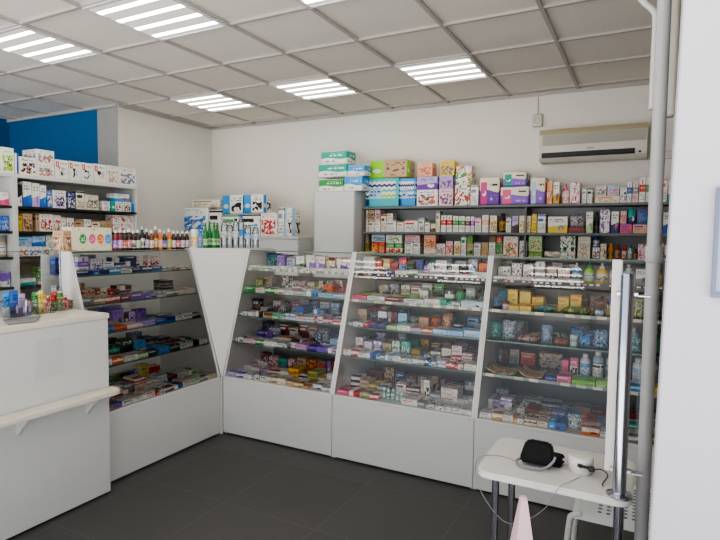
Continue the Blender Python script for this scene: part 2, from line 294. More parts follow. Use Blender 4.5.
WALL_SHELF=[
('cab',-2.888,4.95,1.9535,0.289,0.22,0.127,'pad_pack','w','white','green','ink',0),
('cab',-2.628,4.92,1.9535,0.211,0.16,0.147,'pad_pack','w','white','skyblue','ink',0),
('cab',-2.87,4.95,2.1015,0.336,0.22,0.131,'pad_pack','w','white','teal','ink',1),
('cab',-2.595,4.915,2.1015,0.198,0.15,0.107,'pad_pack','w','white','skyblue','ink',1),
('cab',-2.855,4.94,2.2325,0.303,0.2,0.129,'pad_pack','w','white','teal','ink',1),
('T0',-2.383,5.12,1.8005,0.374,0.24,0.285,'diaper_pack','z','turquoise','navy','lime',0),
('T0',-2.103,5.1,1.8005,0.169,0.2,0.276,'diaper_pack','z','skyblue','navy','blue',0),
('T0',-2.315,5.1,2.0865,0.407,0.2,0.176,'diaper_pack','s','tan','lime','brown',1),
('T0',-1.899,5.065,1.8005,0.214,0.13,0.157,'baby_food_box','i','white','navy','orange',0),
('T0',-1.901,5.065,1.9585,0.208,0.13,0.123,'baby_food_box','b','lavender','purple','white',1),
('T0',-1.927,5.065,2.0825,0.151,0.13,0.131,'baby_food_box','i','peach','orange','purple',1),
('T0',-1.71,5.065,1.8005,0.138,0.13,0.159,'baby_food_box','i','palepink','purple','brown',0),
('T0',-1.712,5.065,1.9595,0.132,0.13,0.122,'baby_food_box','i','lavender','purple','brown',1),
('T0',-1.703,5.065,2.0825,0.141,0.13,0.138,'baby_food_box','i','yellow','purple','olive',1),
('T0',-1.55,5.065,1.8005,0.142,0.13,0.189,'baby_food_box','f','white','red','brown',0),
('T0',-1.435,5.065,1.8005,0.074,0.13,0.185,'baby_food_box','p','white','grey','ink',0),
('T0',-1.54,5.065,1.9905,0.15,0.13,0.175,'baby_food_box','f','white','green','orange',1),
('T0',-1.297,5.1,1.8005,0.185,0.2,0.253,'diaper_pack','u','purple','magenta','violet',0),
('T0',-1.069,5.11,1.8005,0.252,0.22,0.161,'diaper_pack','u','violet','pink','purple',0),
('T0',-1.073,5.1,1.9625,0.206,0.2,0.131,'diaper_pack','u','violet','teal','purple',1),
('T0',-0.87,5.1,1.8005,0.13,0.2,0.236,'diaper_pack','u','violet','paleblue','purple',0),
('T0',-0.769,5.065,1.8005,0.047,0.13,0.197,'cosmetics_box','s','peach','orange','brown',0),
('T0',-0.714,5.065,1.8005,0.05,0.13,0.191,'cosmetics_box','b','white','gold','brown',0),
('T0',-0.643,5.065,1.8005,0.067,0.13,0.175,'pump_bottle','x','palepink','white','pink',0),
('T0',-0.563,5.065,1.8005,0.077,0.13,0.181,'cosmetics_box','f','white','red','pink',0),
('T0',-0.488,5.065,1.8005,0.036,0.13,0.129,'cosmetics_box','p','white','grey','ink',0),
('T0',-0.444,5.065,1.8005,0.04,0.13,0.127,'cosmetics_box','p','white','ink','ink',0),
('T0',-0.309,5.065,1.8005,0.186,0.13,0.062,'cosmetics_box','p','cream','orange','ink',0),
('T0',-0.358,5.065,1.8635,0.082,0.13,0.082,'cosmetics_box','i','palepink','teal','brown',1),
('T0',-0.266,5.065,1.8635,0.089,0.13,0.076,'cosmetics_box','i','paleblue','pink','tan',1),
('T0',-0.189,5.065,1.8005,0.046,0.13,0.123,'cosmetics_box','i','white','ink','white',0),
('T0',-0.145,5.065,1.8005,0.034,0.13,0.171,'cosmetics_box','m','white','blue','ink',0),
('T0',-0.101,5.065,1.8005,0.042,0.13,0.169,'cosmetics_box','m','palepink','grey','ink',0),
('T0',-0.052,5.065,1.8005,0.043,0.13,0.199,'cosmetics_box','m','white','red','ink',0),
('T0',-0.003,5.065,1.8005,0.042,0.13,0.197,'cosmetics_box','m','white','green','ink',0),
('T0',0.05,5.065,1.8005,0.049,0.13,0.183,'cosmetics_box','b','white','blue','ink',0),
('T0',0.102,5.065,1.8005,0.043,0.13,0.189,'cosmetics_box','p','white','pink','ink',0),
('T0',0.158,5.065,1.8005,0.055,0.13,0.171,'cosmetics_box','b','white','teal','ink',0),
('T1',-2.558,5.07,1.5505,0.024,0.1,0.11,'cosmetics_box','p','white','tan','ink',0),
('T1',-2.507,5.07,1.5505,0.063,0.1,0.11,'cosmetics_box','p','white','brown','ink',0),
('T1',-2.437,5.07,1.5505,0.063,0.1,0.109,'cosmetics_box','p','white','tan','ink',0),
('T1',-2.559,5.07,1.6615,0.022,0.1,0.11,'cosmetics_box','i','cream','brown','ink',1),
('T1',-2.509,5.07,1.6615,0.063,0.1,0.11,'cosmetics_box','i','tan','darkbrown','ink',1),
('T1',-2.439,5.07,1.6605,0.062,0.1,0.112,'cosmetics_box','i','palepink','brown','ink',1),
('T1',-2.37,5.07,1.5505,0.052,0.1,0.173,'cosmetics_box','p','cream','maroon','ink',0),
('T1',-2.284,5.07,1.5505,0.106,0.1,0.114,'cosmetics_box','p','white','grey','ink',0),
('T1',-2.301,5.07,1.6655,0.067,0.1,0.072,'cosmetics_box','p','cream','grey','ink',1),
('T1',-2.184,5.07,1.5505,0.075,0.1,0.099,'cosmetics_box','p','white','gold','ink',0),
('T1',-2.069,5.07,1.5505,0.14,0.1,0.116,'cosmetics_box','p','white','red','ink',0),
('T1',-1.962,5.07,1.5505,0.06,0.1,0.133,'cosmetics_box','p','white','green','ink',0),
('T1',-1.899,5.07,1.5505,0.05,0.1,0.098,'cosmetics_box','p','white','grey','ink',0),
('T1',-1.84,5.07,1.5505,0.048,0.1,0.081,'cosmetics_box','b','cream','brown','ink',0),
('T1',-1.792,5.07,1.5505,0.04,0.1,0.201,'cosmetics_box','p','cream','grey','ink',0),
('T1',-1.735,5.07,1.5505,0.051,0.1,0.159,'vitamin_box','m','white','red','ink',0),
('T1',-1.677,5.07,1.5505,0.051,0.1,0.159,'vitamin_box','m','white','red','ink',0),
('T1',-1.615,5.07,1.5505,0.054,0.1,0.153,'vitamin_box','m','white','green','ink',0),
('T1',-1.554,5.07,1.5505,0.055,0.1,0.151,'vitamin_box','m','white','green','ink',0),
('T1',-1.497,5.07,1.5505,0.045,0.1,0.145,'vitamin_box','m','white','maroon','ink',0),
('T1',-1.452,5.07,1.5505,0.034,0.1,0.145,'vitamin_box','m','white','violet','ink',0),
('T1',-1.399,5.07,1.5505,0.058,0.1,0.133,'cosmetics_box','p','white','pink','ink',0),
('T1',-1.332,5.07,1.5505,0.058,0.1,0.159,'cosmetics_box','m','white','peach','ink',0),
('T1',-1.258,5.07,1.5505,0.063,0.1,0.153,'cosmetics_box','i','cream','gold','ink',0),
('T1',-1.184,5.07,1.5505,0.066,0.1,0.173,'bottle','x','darkbrown','gold','darkbrown',0),
('T1',-1.119,5.07,1.5505,0.047,0.1,0.139,'cosmetics_box','p','white','grey','ink',0),
('T1',-1.06,5.07,1.5505,0.053,0.1,0.153,'cosmetics_box','b','lavender','darkbrown','ink',0),
('T1',-0.975,5.07,1.5505,0.099,0.1,0.151,'vitamin_box','i','cream','gold','tan',0),
('T1',-0.895,5.07,1.5505,0.045,0.1,0.165,'vitamin_box','p','yellow','tan','ink',0),
('T1',-0.832,5.07,1.5505,0.067,0.1,0.159,'vitamin_box','p','white','blue','ink',0),
('T1',-0.696,5.07,1.5505,0.161,0.1,0.141,'vitamin_box','b','white','yellow','grey',0),
('T1',-0.541,5.07,1.5505,0.129,0.1,0.046,'cosmetics_box','p','maroon','red','ink',0),
('T1',-0.545,5.07,1.5965,0.12,0.1,0.111,'foil_pouch','f','silver','grey','maroon',1),
('T1',-0.441,5.07,1.5505,0.054,0.1,0.181,'cosmetics_box','b','white','palegreen','ink',0),
('T1',-0.388,5.07,1.5505,0.039,0.1,0.177,'bottle','x','darkgreen','ink','ink',0),
('T1',-0.322,5.07,1.5505,0.078,0.1,0.197,'cosmetics_box','f','white','violet','maroon',0),
('T1',-0.245,5.07,1.5505,0.058,0.1,0.183,'cosmetics_box','b','white','navy','pink',0),
('T1',-0.161,5.07,1.5505,0.09,0.1,0.079,'cosmetics_box','p','pink','purple','ink',0),
('T1',-0.058,5.07,1.5505,0.103,0.1,0.078,'cosmetics_box','p','peach','purple','ink',0),
('T1',-0.183,5.07,1.6305,0.045,0.1,0.103,'cosmetics_box','i','palepink','red','pink',1),
('T1',-0.122,5.07,1.6305,0.056,0.1,0.122,'wipes_pack','b','teal','navy','white',1),
('T1',-0.044,5.07,1.6295,0.081,0.1,0.122,'wipes_pack','f','blue','teal','red',1),
('T1',0.026,5.07,1.5505,0.047,0.1,0.189,'cosmetics_box','s','gold','brown','ink',0),
('T1',0.079,5.07,1.5505,0.041,0.1,0.171,'cosmetics_box','f','white','maroon','grey',0),
('T1',0.131,5.07,1.5505,0.049,0.1,0.171,'cosmetics_box','b','white','blue','ink',0),
('T2',-2.553,5.07,1.3305,0.036,0.1,0.109,'vitamin_box','b','olive','gold','brown',0),
('T2',-2.466,5.07,1.3305,0.073,0.1,0.109,'vitamin_box','i','red','yellow','orange',0),
('T2',-2.387,5.07,1.3305,0.071,0.1,0.115,'vitamin_box','i','red','gold','tan',0),
('T2',-2.427,5.07,1.4465,0.149,0.1,0.076,'vitamin_box','i','paleblue','grey','navy',1),
('T2',-2.556,5.07,1.4405,0.03,0.1,0.082,'vitamin_box','p','tan','brown','ink',1),
('T2',-2.292,5.07,1.3305,0.09,0.1,0.106,'vitamin_box','t','cream','green','red',0),
('T2',-2.199,5.07,1.3305,0.082,0.1,0.108,'vitamin_box','t','cream','green','red',0),
('T2',-2.252,5.07,1.4395,0.173,0.1,0.082,'vitamin_box','i','white','green','olive',1),
('T2',-2.09,5.07,1.3305,0.088,0.1,0.054,'vitamin_box','p','white','brown','ink',0),
('T2',-2.006,5.07,1.3305,0.068,0.1,0.127,'vitamin_box','p','white','grey','ink',0),
('T2',-2.09,5.07,1.3855,0.087,0.1,0.068,'vitamin_box','p','white','navy','ink',1),
('T2',-2.053,5.07,1.4575,0.156,0.1,0.064,'vitamin_box','p','palepink','magenta','ink',1),
('T2',-1.869,5.07,1.3305,0.124,0.1,0.055,'vitamin_box','p','white','tan','ink',0),
('T2',-1.871,5.07,1.3865,0.119,0.1,0.136,'vitamin_box','i','peach','orange','brown',1),
('T2',-1.758,5.07,1.3305,0.086,0.1,0.109,'vitamin_box','i','white','ink','pink',0),
('T2',-1.673,5.07,1.3305,0.066,0.1,0.135,'vitamin_box','i','palepink','red','grey',0),
('T2',-1.595,5.07,1.3305,0.062,0.1,0.135,'vitamin_box','i','cream','gold','brown',0),
('T2',-1.533,5.07,1.3305,0.051,0.1,0.191,'vitamin_box','p','white','green','ink',0),
('T2',-1.47,5.07,1.3305,0.056,0.1,0.114,'vitamin_box','b','tan','green','ink',0),
('T2',-1.473,5.07,1.4455,0.052,0.1,0.076,'vitamin_box','f','green','lime','olive',1),
('T2',-1.402,5.07,1.3305,0.063,0.1,0.125,'vitamin_box','p','white','grey','ink',0),
('T2',-1.332,5.07,1.3305,0.061,0.1,0.127,'vitamin_box','i','tan','olive','orange',0),
('T2',-1.264,5.07,1.3305,0.06,0.1,0.129,'vitamin_box','p','white','palegreen','ink',0),
('T2',-1.197,5.07,1.3305,0.059,0.1,0.125,'vitamin_box','f','green','darkgreen','tan',0),
('T2',-1.26,5.07,1.4595,0.057,0.1,0.055,'vitamin_box','f','brown','green','red',1),
('T2',-1.199,5.07,1.4565,0.053,0.1,0.06,'vitamin_box','i','red','orange','white',1),
('T2',-1.095,5.07,1.3305,0.13,0.1,0.186,'vitamin_box','i','white','orange','green',0),
('T2',-0.985,5.07,1.3305,0.064,0.1,0.145,'vitamin_box','i','white','ink','grey',0),
('T2',-0.877,5.07,1.3305,0.117,0.1,0.053,'vitamin_box','f','olive','green','lime',0),
('T2',-0.881,5.07,1.3845,0.114,0.1,0.138,'vitamin_box','i','palegreen','olive','peach',1),
('T2',-0.735,5.07,1.3305,0.127,0.1,0.055,'cosmetics_box','f','white','orange','green',0),
('T2',-0.605,5.07,1.3305,0.121,0.1,0.06,'cosmetics_box','f','white','green','pink',0),
('T2',-0.609,5.07,1.3915,0.124,0.1,0.131,'cosmetics_box','f','white','ink','green',1),
('T2',-0.477,5.07,1.3305,0.098,0.1,0.191,'cosmetics_box','i','cream','silver','tan',0),
('T2',-0.381,5.07,1.3305,0.055,0.1,0.098,'cosmetics_box','i','white','maroon','ink',0),
('T2',-0.386,5.07,1.4295,0.051,0.1,0.092,'talc_bottle','x','blue','white','navy',1),
('T2',-0.325,5.07,1.3305,0.046,0.1,0.131,'cosmetics_box','i','cream','maroon','tan',0),
('T2',-0.271,5.07,1.3305,0.047,0.1,0.133,'bottle','x','orange','gold','gold',0),
('T2',-0.218,5.07,1.3305,0.044,0.1,0.131,'bottle','x','maroon','tan','brown',0),
('T2',-0.169,5.07,1.3305,0.038,0.1,0.124,'bottle','x','red','white','red',0),
('T2',-0.125,5.07,1.3305,0.035,0.1,0.123,'bottle','x','paleblue','white','green',0),
('T2',-0.085,5.07,1.3305,0.03,0.1,0.091,'bottle','x','darkbrown','gold','ink',0),
('T2',-0.03,5.07,1.3305,0.07,0.1,0.133,'cosmetics_box','f','white','pink','magenta',0),
('T2',0.037,5.07,1.3305,0.047,0.1,0.118,'cosmetics_box','i','cream','red','brown',0),
('T2',0.091,5.07,1.3305,0.05,0.1,0.143,'cosmetics_box','f','white','red','grey',0),
('T2',0.148,5.07,1.3305,0.049,0.1,0.129,'cosmetics_box','b','white','blue','ink',0),
('cor',-4.747,4.88,1.491,0.478,0.16,0.323,'diaper_pack','i','white','skyblue','blue',0),
('cor',-4.403,4.88,1.491,0.184,0.16,0.293,'diaper_pack','p','white','ink','ink',0),
('cor',-4.18,4.88,1.491,0.243,0.16,0.239,'diaper_pack','p','white','green','ink',0),
('cor',-3.905,4.88,1.491,0.285,0.16,0.245,'diaper_pack','p','white','ink','ink',0),
('cor',-3.641,4.88,1.491,0.222,0.16,0.253,'diaper_pack','i','white','red','red',0),
('cor',-3.479,4.88,1.491,0.081,0.16,0.309,'diaper_pack','p','white','grey','ink',0),
('cor',-3.381,4.88,1.491,0.092,0.16,0.301,'diaper_pack','s','white','paleblue','ink',0),
('cor',-4.55,4.87,1.8145,0.436,0.14,0.097,'diaper_pack','p','cream','grey','ink',1),
('cor',-4.143,4.87,1.7365,0.3,0.14,0.211,'diaper_pack','s','white','skyblue','ink',1),
('cor',-3.845,4.87,1.7445,0.273,0.14,0.201,'diaper_pack','s','white','skyblue','ink',1),
]
LEFT_SHELF=[
('L0',-4.66,2.604,1.9755,0.098,0.2,0.203,'monitor_box','i','white','lime','maroon',0),
('L0',-4.66,2.676,1.9755,0.026,0.2,0.169,'monitor_box','s','blue','white','navy',0),
('L0',-4.66,2.764,1.9755,0.138,0.2,0.146,'monitor_box','i','white','ink','red',0),
('L0',-4.66,2.915,1.9755,0.155,0.2,0.108,'monitor_box','i','white','grey','red',0),
('L0',-4.66,2.917,2.0845,0.154,0.2,0.118,'monitor_box','i','white','grey','red',1),
('L0',-4.66,3.062,1.9755,0.121,0.2,0.162,'monitor_box','l','white','red','ink',0),
('L0',-4.66,3.188,1.9755,0.114,0.2,0.165,'monitor_box','l','white','red','ink',0),
('L0',-4.66,3.31,1.9755,0.119,0.2,0.166,'monitor_box','l','white','red','ink',0),
('L0',-4.66,3.442,1.9755,0.13,0.2,0.171,'monitor_box','l','white','red','ink',0),
('L0',-4.66,3.577,1.9755,0.128,0.2,0.173,'monitor_box','i','white','tan','silver',0),
('L0',-4.66,3.747,1.9755,0.197,0.2,0.171,'monitor_box','i','white','grey','blue',0),
('L1',-4.625,2.575,1.7165,0.058,0.13,0.108,'hygiene_box','b','white','pink','red',0),
('L1',-4.625,2.692,1.7165,0.038,0.13,0.181,'hygiene_box','b','ink','white','navy',0),
('L1',-4.625,2.755,1.7165,0.069,0.13,0.207,'hygiene_box','b','white','blue','skyblue',0),
('L1',-4.625,2.827,1.7165,0.062,0.13,0.201,'hygiene_box','b','white','lavender','violet',0),
('L1',-4.625,2.89,1.7165,0.053,0.13,0.189,'hygiene_box','b','white','blue','skyblue',0),
('L1',-4.625,2.943,1.7165,0.043,0.13,0.148,'hygiene_box','i','blue','white','navy',0),
('L1',-4.625,3.034,1.7165,0.12,0.13,0.155,'hygiene_box','i','white','violet','ink',0),
('L1',-4.625,3.145,1.7165,0.079,0.13,0.146,'hygiene_box','i','navy','white','grey',0),
('L1',-4.625,3.234,1.7165,0.08,0.13,0.165,'hygiene_box','p','cream','ink','ink',0),
('L1',-4.625,3.35,1.7165,0.135,0.13,0.138,'hygiene_box','i','cream','grey','ink',0),
('L1',-4.625,3.441,1.7165,0.033,0.13,0.145,'bottle','x','peach','white','orange',0),
('L1',-4.625,3.502,1.7165,0.076,0.13,0.092,'hygiene_box','p','white','lavender','ink',0),
('L1',-4.625,3.616,1.7165,0.125,0.13,0.094,'hygiene_box','s','white','teal','brown',0),
('L1',-4.625,3.733,1.7165,0.093,0.13,0.096,'hygiene_box','i','white','brown','ink',0),
('L1',-4.625,3.804,1.7165,0.034,0.13,0.086,'hygiene_box','p','skyblue','blue','ink',0),
('L1',-4.625,3.681,1.8135,0.166,0.13,0.076,'hygiene_box','b','white','skyblue','red',1),
('L2',-4.63,2.575,1.5125,0.058,0.12,0.119,'hygiene_box','i','blue','paleblue','navy',0),
('L2',-4.63,2.699,1.5125,0.021,0.12,0.141,'hygiene_box','p','yellow','brown','ink',0),
('L2',-4.63,2.756,1.5125,0.082,0.12,0.147,'hygiene_box','i','tan','brown','ink',0),
('L2',-4.63,2.841,1.5125,0.023,0.12,0.151,'hygiene_box','p','tan','brown','ink',0),
('L2',-4.63,2.917,1.5125,0.117,0.12,0.149,'hygiene_box','i','white','red','ink',0),
('L2',-4.63,3.015,1.5125,0.067,0.12,0.145,'hygiene_box','i','white','red','grey',0),
('L2',-4.63,3.075,1.5125,0.038,0.12,0.125,'hygiene_box','p','white','peach','ink',0),
('L2',-4.63,3.139,1.5125,0.064,0.12,0.123,'hygiene_box','i','white','maroon','tan',0),
('L2',-4.63,3.22,1.5125,0.08,0.12,0.108,'hygiene_box','p','tan','brown','ink',0),
('L2',-4.63,3.309,1.5125,0.073,0.12,0.119,'hygiene_box','b','white','maroon','ink',0),
('L2',-4.63,3.394,1.5125,0.081,0.12,0.104,'hygiene_box','p','cream','brown','ink',0),
('L2',-4.63,3.47,1.5125,0.058,0.12,0.106,'hygiene_box','i','tan','olive','brown',0),
('L2',-4.63,3.536,1.5125,0.059,0.12,0.113,'hygiene_box','i','tan','maroon','gold',0),
('L2',-4.63,3.617,1.5125,0.076,0.12,0.092,'hygiene_box','l','white','red','red',0),
('L2',-4.63,3.705,1.5125,0.086,0.12,0.094,'hygiene_box','l','white','red','red',0),
('L2',-4.63,3.788,1.5125,0.064,0.12,0.092,'hygiene_box','l','white','red','red',0),
('L2',-4.63,3.619,1.6045,0.076,0.12,0.076,'hygiene_box','l','white','red','red',1),
('L2',-4.63,3.707,1.6065,0.085,0.12,0.074,'hygiene_box','l','white','red','red',1),
('L2',-4.63,3.789,1.6055,0.063,0.12,0.074,'hygiene_box','l','white','red','red',1),
('L3',-4.63,2.573,1.3045,0.063,0.12,0.163,'jar','x','tan','white','grey',0),
('L3',-4.63,2.71,1.3045,0.083,0.12,0.081,'hygiene_box','i','white','red','grey',0),
('L3',-4.63,2.815,1.3045,0.113,0.12,0.08,'hygiene_box','i','white','blue','grey',0),
('L3',-4.63,2.908,1.3045,0.061,0.12,0.076,'hygiene_box','i','white','maroon','ink',0),
('L3',-4.63,2.99,1.3045,0.092,0.12,0.074,'hygiene_box','p','white','blue','ink',0),
('L3',-4.63,2.729,1.3865,0.116,0.12,0.08,'hygiene_box','p','paleblue','skyblue','ink',1),
('L3',-4.63,2.849,1.3855,0.109,0.12,0.088,'hygiene_box','b','paleblue','blue','skyblue',1),
('L3',-4.63,2.974,1.3815,0.124,0.12,0.104,'hygiene_box','f','white','palegreen','grey',1),
('L4',-4.63,2.574,1.0605,0.054,0.12,0.121,'hygiene_box','b','violet','white','blue',0),
('L4',-4.63,2.74,1.0605,0.146,0.12,0.062,'hygiene_box','b','white','teal','skyblue',0),
('L4',-4.63,2.879,1.0605,0.093,0.12,0.028,'hygiene_box','f','palepink','tan','peach',0),
('L4',-4.63,2.979,1.0605,0.092,0.12,0.02,'hygiene_box','p','palepink','peach','ink',0),
('L4',-4.63,2.904,1.0895,0.103,0.12,0.118,'hygiene_box','f','green','lime','white',1),
]
SYRUP=[(-3.15, 2.483, 0.139, 'maroon', 'violet'), (-3.15, 2.518, 0.143, 'maroon', 'lavender'), (-3.15, 2.553, 0.14, 'darkbrown', 'red'), (-3.15, 2.59, 0.147, 'darkbrown', 'pink'), (-3.15, 2.626, 0.137, 'darkbrown', 'white'), (-3.15, 2.664, 0.142, 'darkbrown', 'palegreen'), (-3.15, 2.703, 0.167, 'ink', 'white'), (-3.15, 2.741, 0.15, 'darkbrown', 'lavender'), (-3.15, 2.78, 0.14, 'brown', 'cream'), (-3.15, 2.821, 0.169, 'brown', 'gold'), (-3.15, 2.862, 0.148, 'orange', 'peach'), (-3.15, 2.903, 0.138, 'ink', 'violet'), (-3.15, 2.946, 0.153, 'orange', 'lime'), (-3.15, 2.989, 0.139, 'darkbrown', 'palepink'), (-3.15, 3.033, 0.14, 'darkbrown', 'pink'), (-3.15, 3.078, 0.14, 'darkbrown', 'palepink'), (-3.15, 3.124, 0.141, 'darkbrown', 'lavender')]
DIAG=[('white', -3.153, 3.207, 0.158), ('blue', -3.121, 3.239, 0.166), ('green', -3.094, 3.266, 0.206), ('green', -3.071, 3.289, 0.222), ('green', -3.048, 3.312, 0.215), ('green', -3.028, 3.332, 0.208), ('w', -3.021, 3.399, 0.242), ('w', -2.988, 3.432, 0.227), ('w', -2.957, 3.463, 0.247), ('w', -2.923, 3.497, 0.277), ('w', -2.888, 3.532, 0.221), ('w', -2.841, 3.579, 0.206)]

# ------------------------------------------------------------------ camera (a phone held at eye height in the entrance)
cam = bpy.data.cameras.new('camera'); cam.lens = 27.346; cam.sensor_width = 36.; cam.clip_start = .02
co = bpy.data.objects.new('camera', cam); col.objects.link(co)
_R = Matrix(((0.88533079, 0.46483062, 0.0110401), (-0.03825017, 0.04914776, 0.99805883), (0.46338571, -0.8840345, 0.06129187)))   # rows: right, up, back
co.matrix_world = Matrix.Translation((0, 0, 1.5)) @ _R.transposed().to_4x4(); sc.camera = co

# ------------------------------------------------------------------ the room
HC = 2.826
struct('floor', box(-7., 1.5, -.5, 5.4, -.1, 0.), floor_mat())
struct('wall_back', box(-5.2, 1.5, 5.28, 5.4, 0, HC + .1), M_WALL)
bm = box(-5.0, -4.88, 3.90, 5.28, 0, HC + .1); struct('wall_left', bm, M_WALL)
struct('wall_return', box(-5.2, -5.0, 3.90, 4.0, 0, HC + .1), M_WGREY)
struct('trim_1', box(-5.0, -4.883, 3.892, 3.9, 0, HC - .002), M_WGREY)
struct('wall_niche', box(-6.9, -5.2, 3.90, 4.0, 0, HC + .1), M_WBLUE)
struct('wall_far_left', box(-7., -6.78, -.5, 3.9, 0, HC + .1), M_WBLUE)
struct('wall_right', box(1.3, 1.42, 1.6, 5.28, 0, HC + .1), M_WALL)
struct('wall_entrance', prism([(.0215, 0), (1.42, 0), (1.42, HC + .1), (.0645, HC + .1)], 'y', 1.46, 1.6, None, .003), M_JAMB)
# suspended ceiling: mineral tiles, openings for the lamps are covered by the lamps themselves
struct('ceiling', box(-7., 1.5, -.5, 5.4, HC + .012, HC + .1), ceil_mat())
GX, GY = -.593, 3.353
bm = bmesh.new()
for i in range(-11, 4):
    x = GX + .6 * i
    if -6.95 < x < 1.45: bmbox(bm, x - .012, x + .012, -.5, 5.28 if x > -4.88 else 3.9, HC - .004, HC + .012)
for j in range(-9, 4):
    y = GY + .6 * j
    if -.5 < y < 5.28: bmbox(bm, -6.78 if y < 3.9 else -4.88, 1.4, y - .012, y + .012, HC - .0045, HC + .012)
struct('trim_2', bm, M_TBAR)
bm = bmesh.new(); bmbox(bm, -4.88, 1.4, 5.262, 5.28, HC - .022, HC + .01); bmbox(bm, -4.88, -4.862, 3.89, 5.262, HC - .022, HC + .01); bmbox(bm, -6.78, -4.88, 3.872, 3.89, HC - .022, HC + .01)
struct('trim_3', bm, M_TBAR)

# ------------------------------------------------------------------ LED ceiling panels
def led_panel():
    r = empty('ceiling_light')
    bm = bmesh.new()
    for a in ((-.297, .297, -.297, -.275), (-.297, .297, .275, .297), (-.297, -.275, -.275, .275), (.275, .297, -.275, .275)): bmbox(bm, *a, -.012, .006)
    mk('frame', bm, M_WHITE2, r)
    mk('diffuser', box(-.275, .275, -.275, .275, -.006, .004), M_DIFF, r)
    for k in range(4): mk('light_strip', box(-.272, .272, -.2185 + .1375 * k - .0, -.194 + .1375 * k + .01, -.0095, -.006), M_LED, r)
    return r
def copy_tree(o, parent=None):
    c = o.copy(); col.objects.link(c)
    if parent: c.parent = parent
    for ch in list(o.children): copy_tree(ch, c)
    return c
proto = led_panel(); first = True
for j, rowname in ((0, 'back row'), (-3, 'front row'), (-6, 'entrance row')):
    for i, wh in ((-6, 'leftmost'), (-4, 'second from left'), (-2, 'third from left')):
        if j == -6: i += 1
        o = proto if first else copy_tree(proto); first = False
        o.location = (GX + .6 * i + .3, GY + .6 * (j + 1) + .3, HC - .0)
        tag(o, f'square ceiling light with four strips, {wh} in the {rowname}', 'ceiling light', 'square ceiling lights')

# ------------------------------------------------------------------ products
REG = []
def setc(o, c1, c2='white', c3='ink'):
    o['c1'] = PAL[c1]; o['c2'] = PAL[c2]; o['c3'] = PAL[c3]; return o
def desc(noun, c1, c2):
    return f'{say(c1)}-and-{say(c2)} {noun}' if c1 != c2 else f'{say(c1)} {noun}'
CAT = dict(medicine_box='box', stacked_medicine_box='box', ointment_box='box', vitamin_box='box', cosmetics_box='box', baby_food_box='box', monitor_box='box', hygiene_box='box', tea_box='box', diaper_pack='pack', pad_pack='pack', wipes_pack='pack',
           foil_pouch='pouch', plastic_pouch='pouch', jar='jar', bottle='bottle', pump_bottle='bottle', talc_bottle='bottle', lotion_bottle='bottle', drops_bottle='bottle', syrup_bottle='bottle', water_bottle='bottle', glass_bottle='bottle', magazine='magazine', snack_packet='packet')
def reg(o, noun, words_, place, key, group): REG.append((o, noun, words_, place, key, group)); return o
def p_box(noun, loc, rz, w, d, h, st, c1, c2, c3, soft=False):
    bev = min(.012, .2 * min(w, d, h)) if soft else min(.0025, .08 * min(w, d, h))
    bm = box(-w / 2, w / 2, -d / 2, d / 2, 0, h, bev, 3 if soft else 1)
    if soft:
        for v in bm.verts:      # a film pack bulges a little between its seams
            k = 1 - (2 * v.co.x / w) ** 2; q = max(0., 1 - (2 * v.co.z / h - 1) ** 2)
            if v.co.y < 0: v.co.y -= .006 * max(k, 0) * q
    return setc(mk(noun, bm, PRINT[st], None, loc, rz, soft), c1, c2, c3)
def p_pouch(noun, loc, rz, w, d, h, st, c1, c2, c3):
    bm = bmesh.new(); bmesh.ops.create_grid(bm, x_segments=7, y_segments=7, size=.5); top = bm.verts[:]
    rn = random.Random(int(w * 1e5 + d * 1e6 + h * 1e7))
    def prof(x, y): return max(0., (1 - (2 * x) ** 4)) * max(0., (1 - (2 * y) ** 4))
    fr = bmesh.ops.duplicate(bm, geom=bm.faces[:] + bm.edges[:] + bm.verts[:]); bot = [v for v in fr['geom'] if isinstance(v, bmesh.types.BMVert)]
    for s, vs in ((1, top), (-.8, bot)):
        for v in vs:
            t = prof(v.co.x, v.co.y) ** .7
            v.co.z = s * .5 * t * (1 + rn.uniform(-.12, .12))
    bmesh.ops.remove_doubles(bm, verts=bm.verts[:], dist=1e-4); bmesh.ops.recalc_face_normals(bm, faces=bm.faces[:])
    upright = h > d
    for v in bm.verts:
        x, y, z = v.co
        v.co = (x * w, z * d, (y + .5) * h) if upright else (x * w, y * d, max(0., (z + .4)) * h)
    return setc(mk(noun, bm, PRINT[st if st in PRINT else 'f'], None, loc, rz, True), c1, c2, c3)
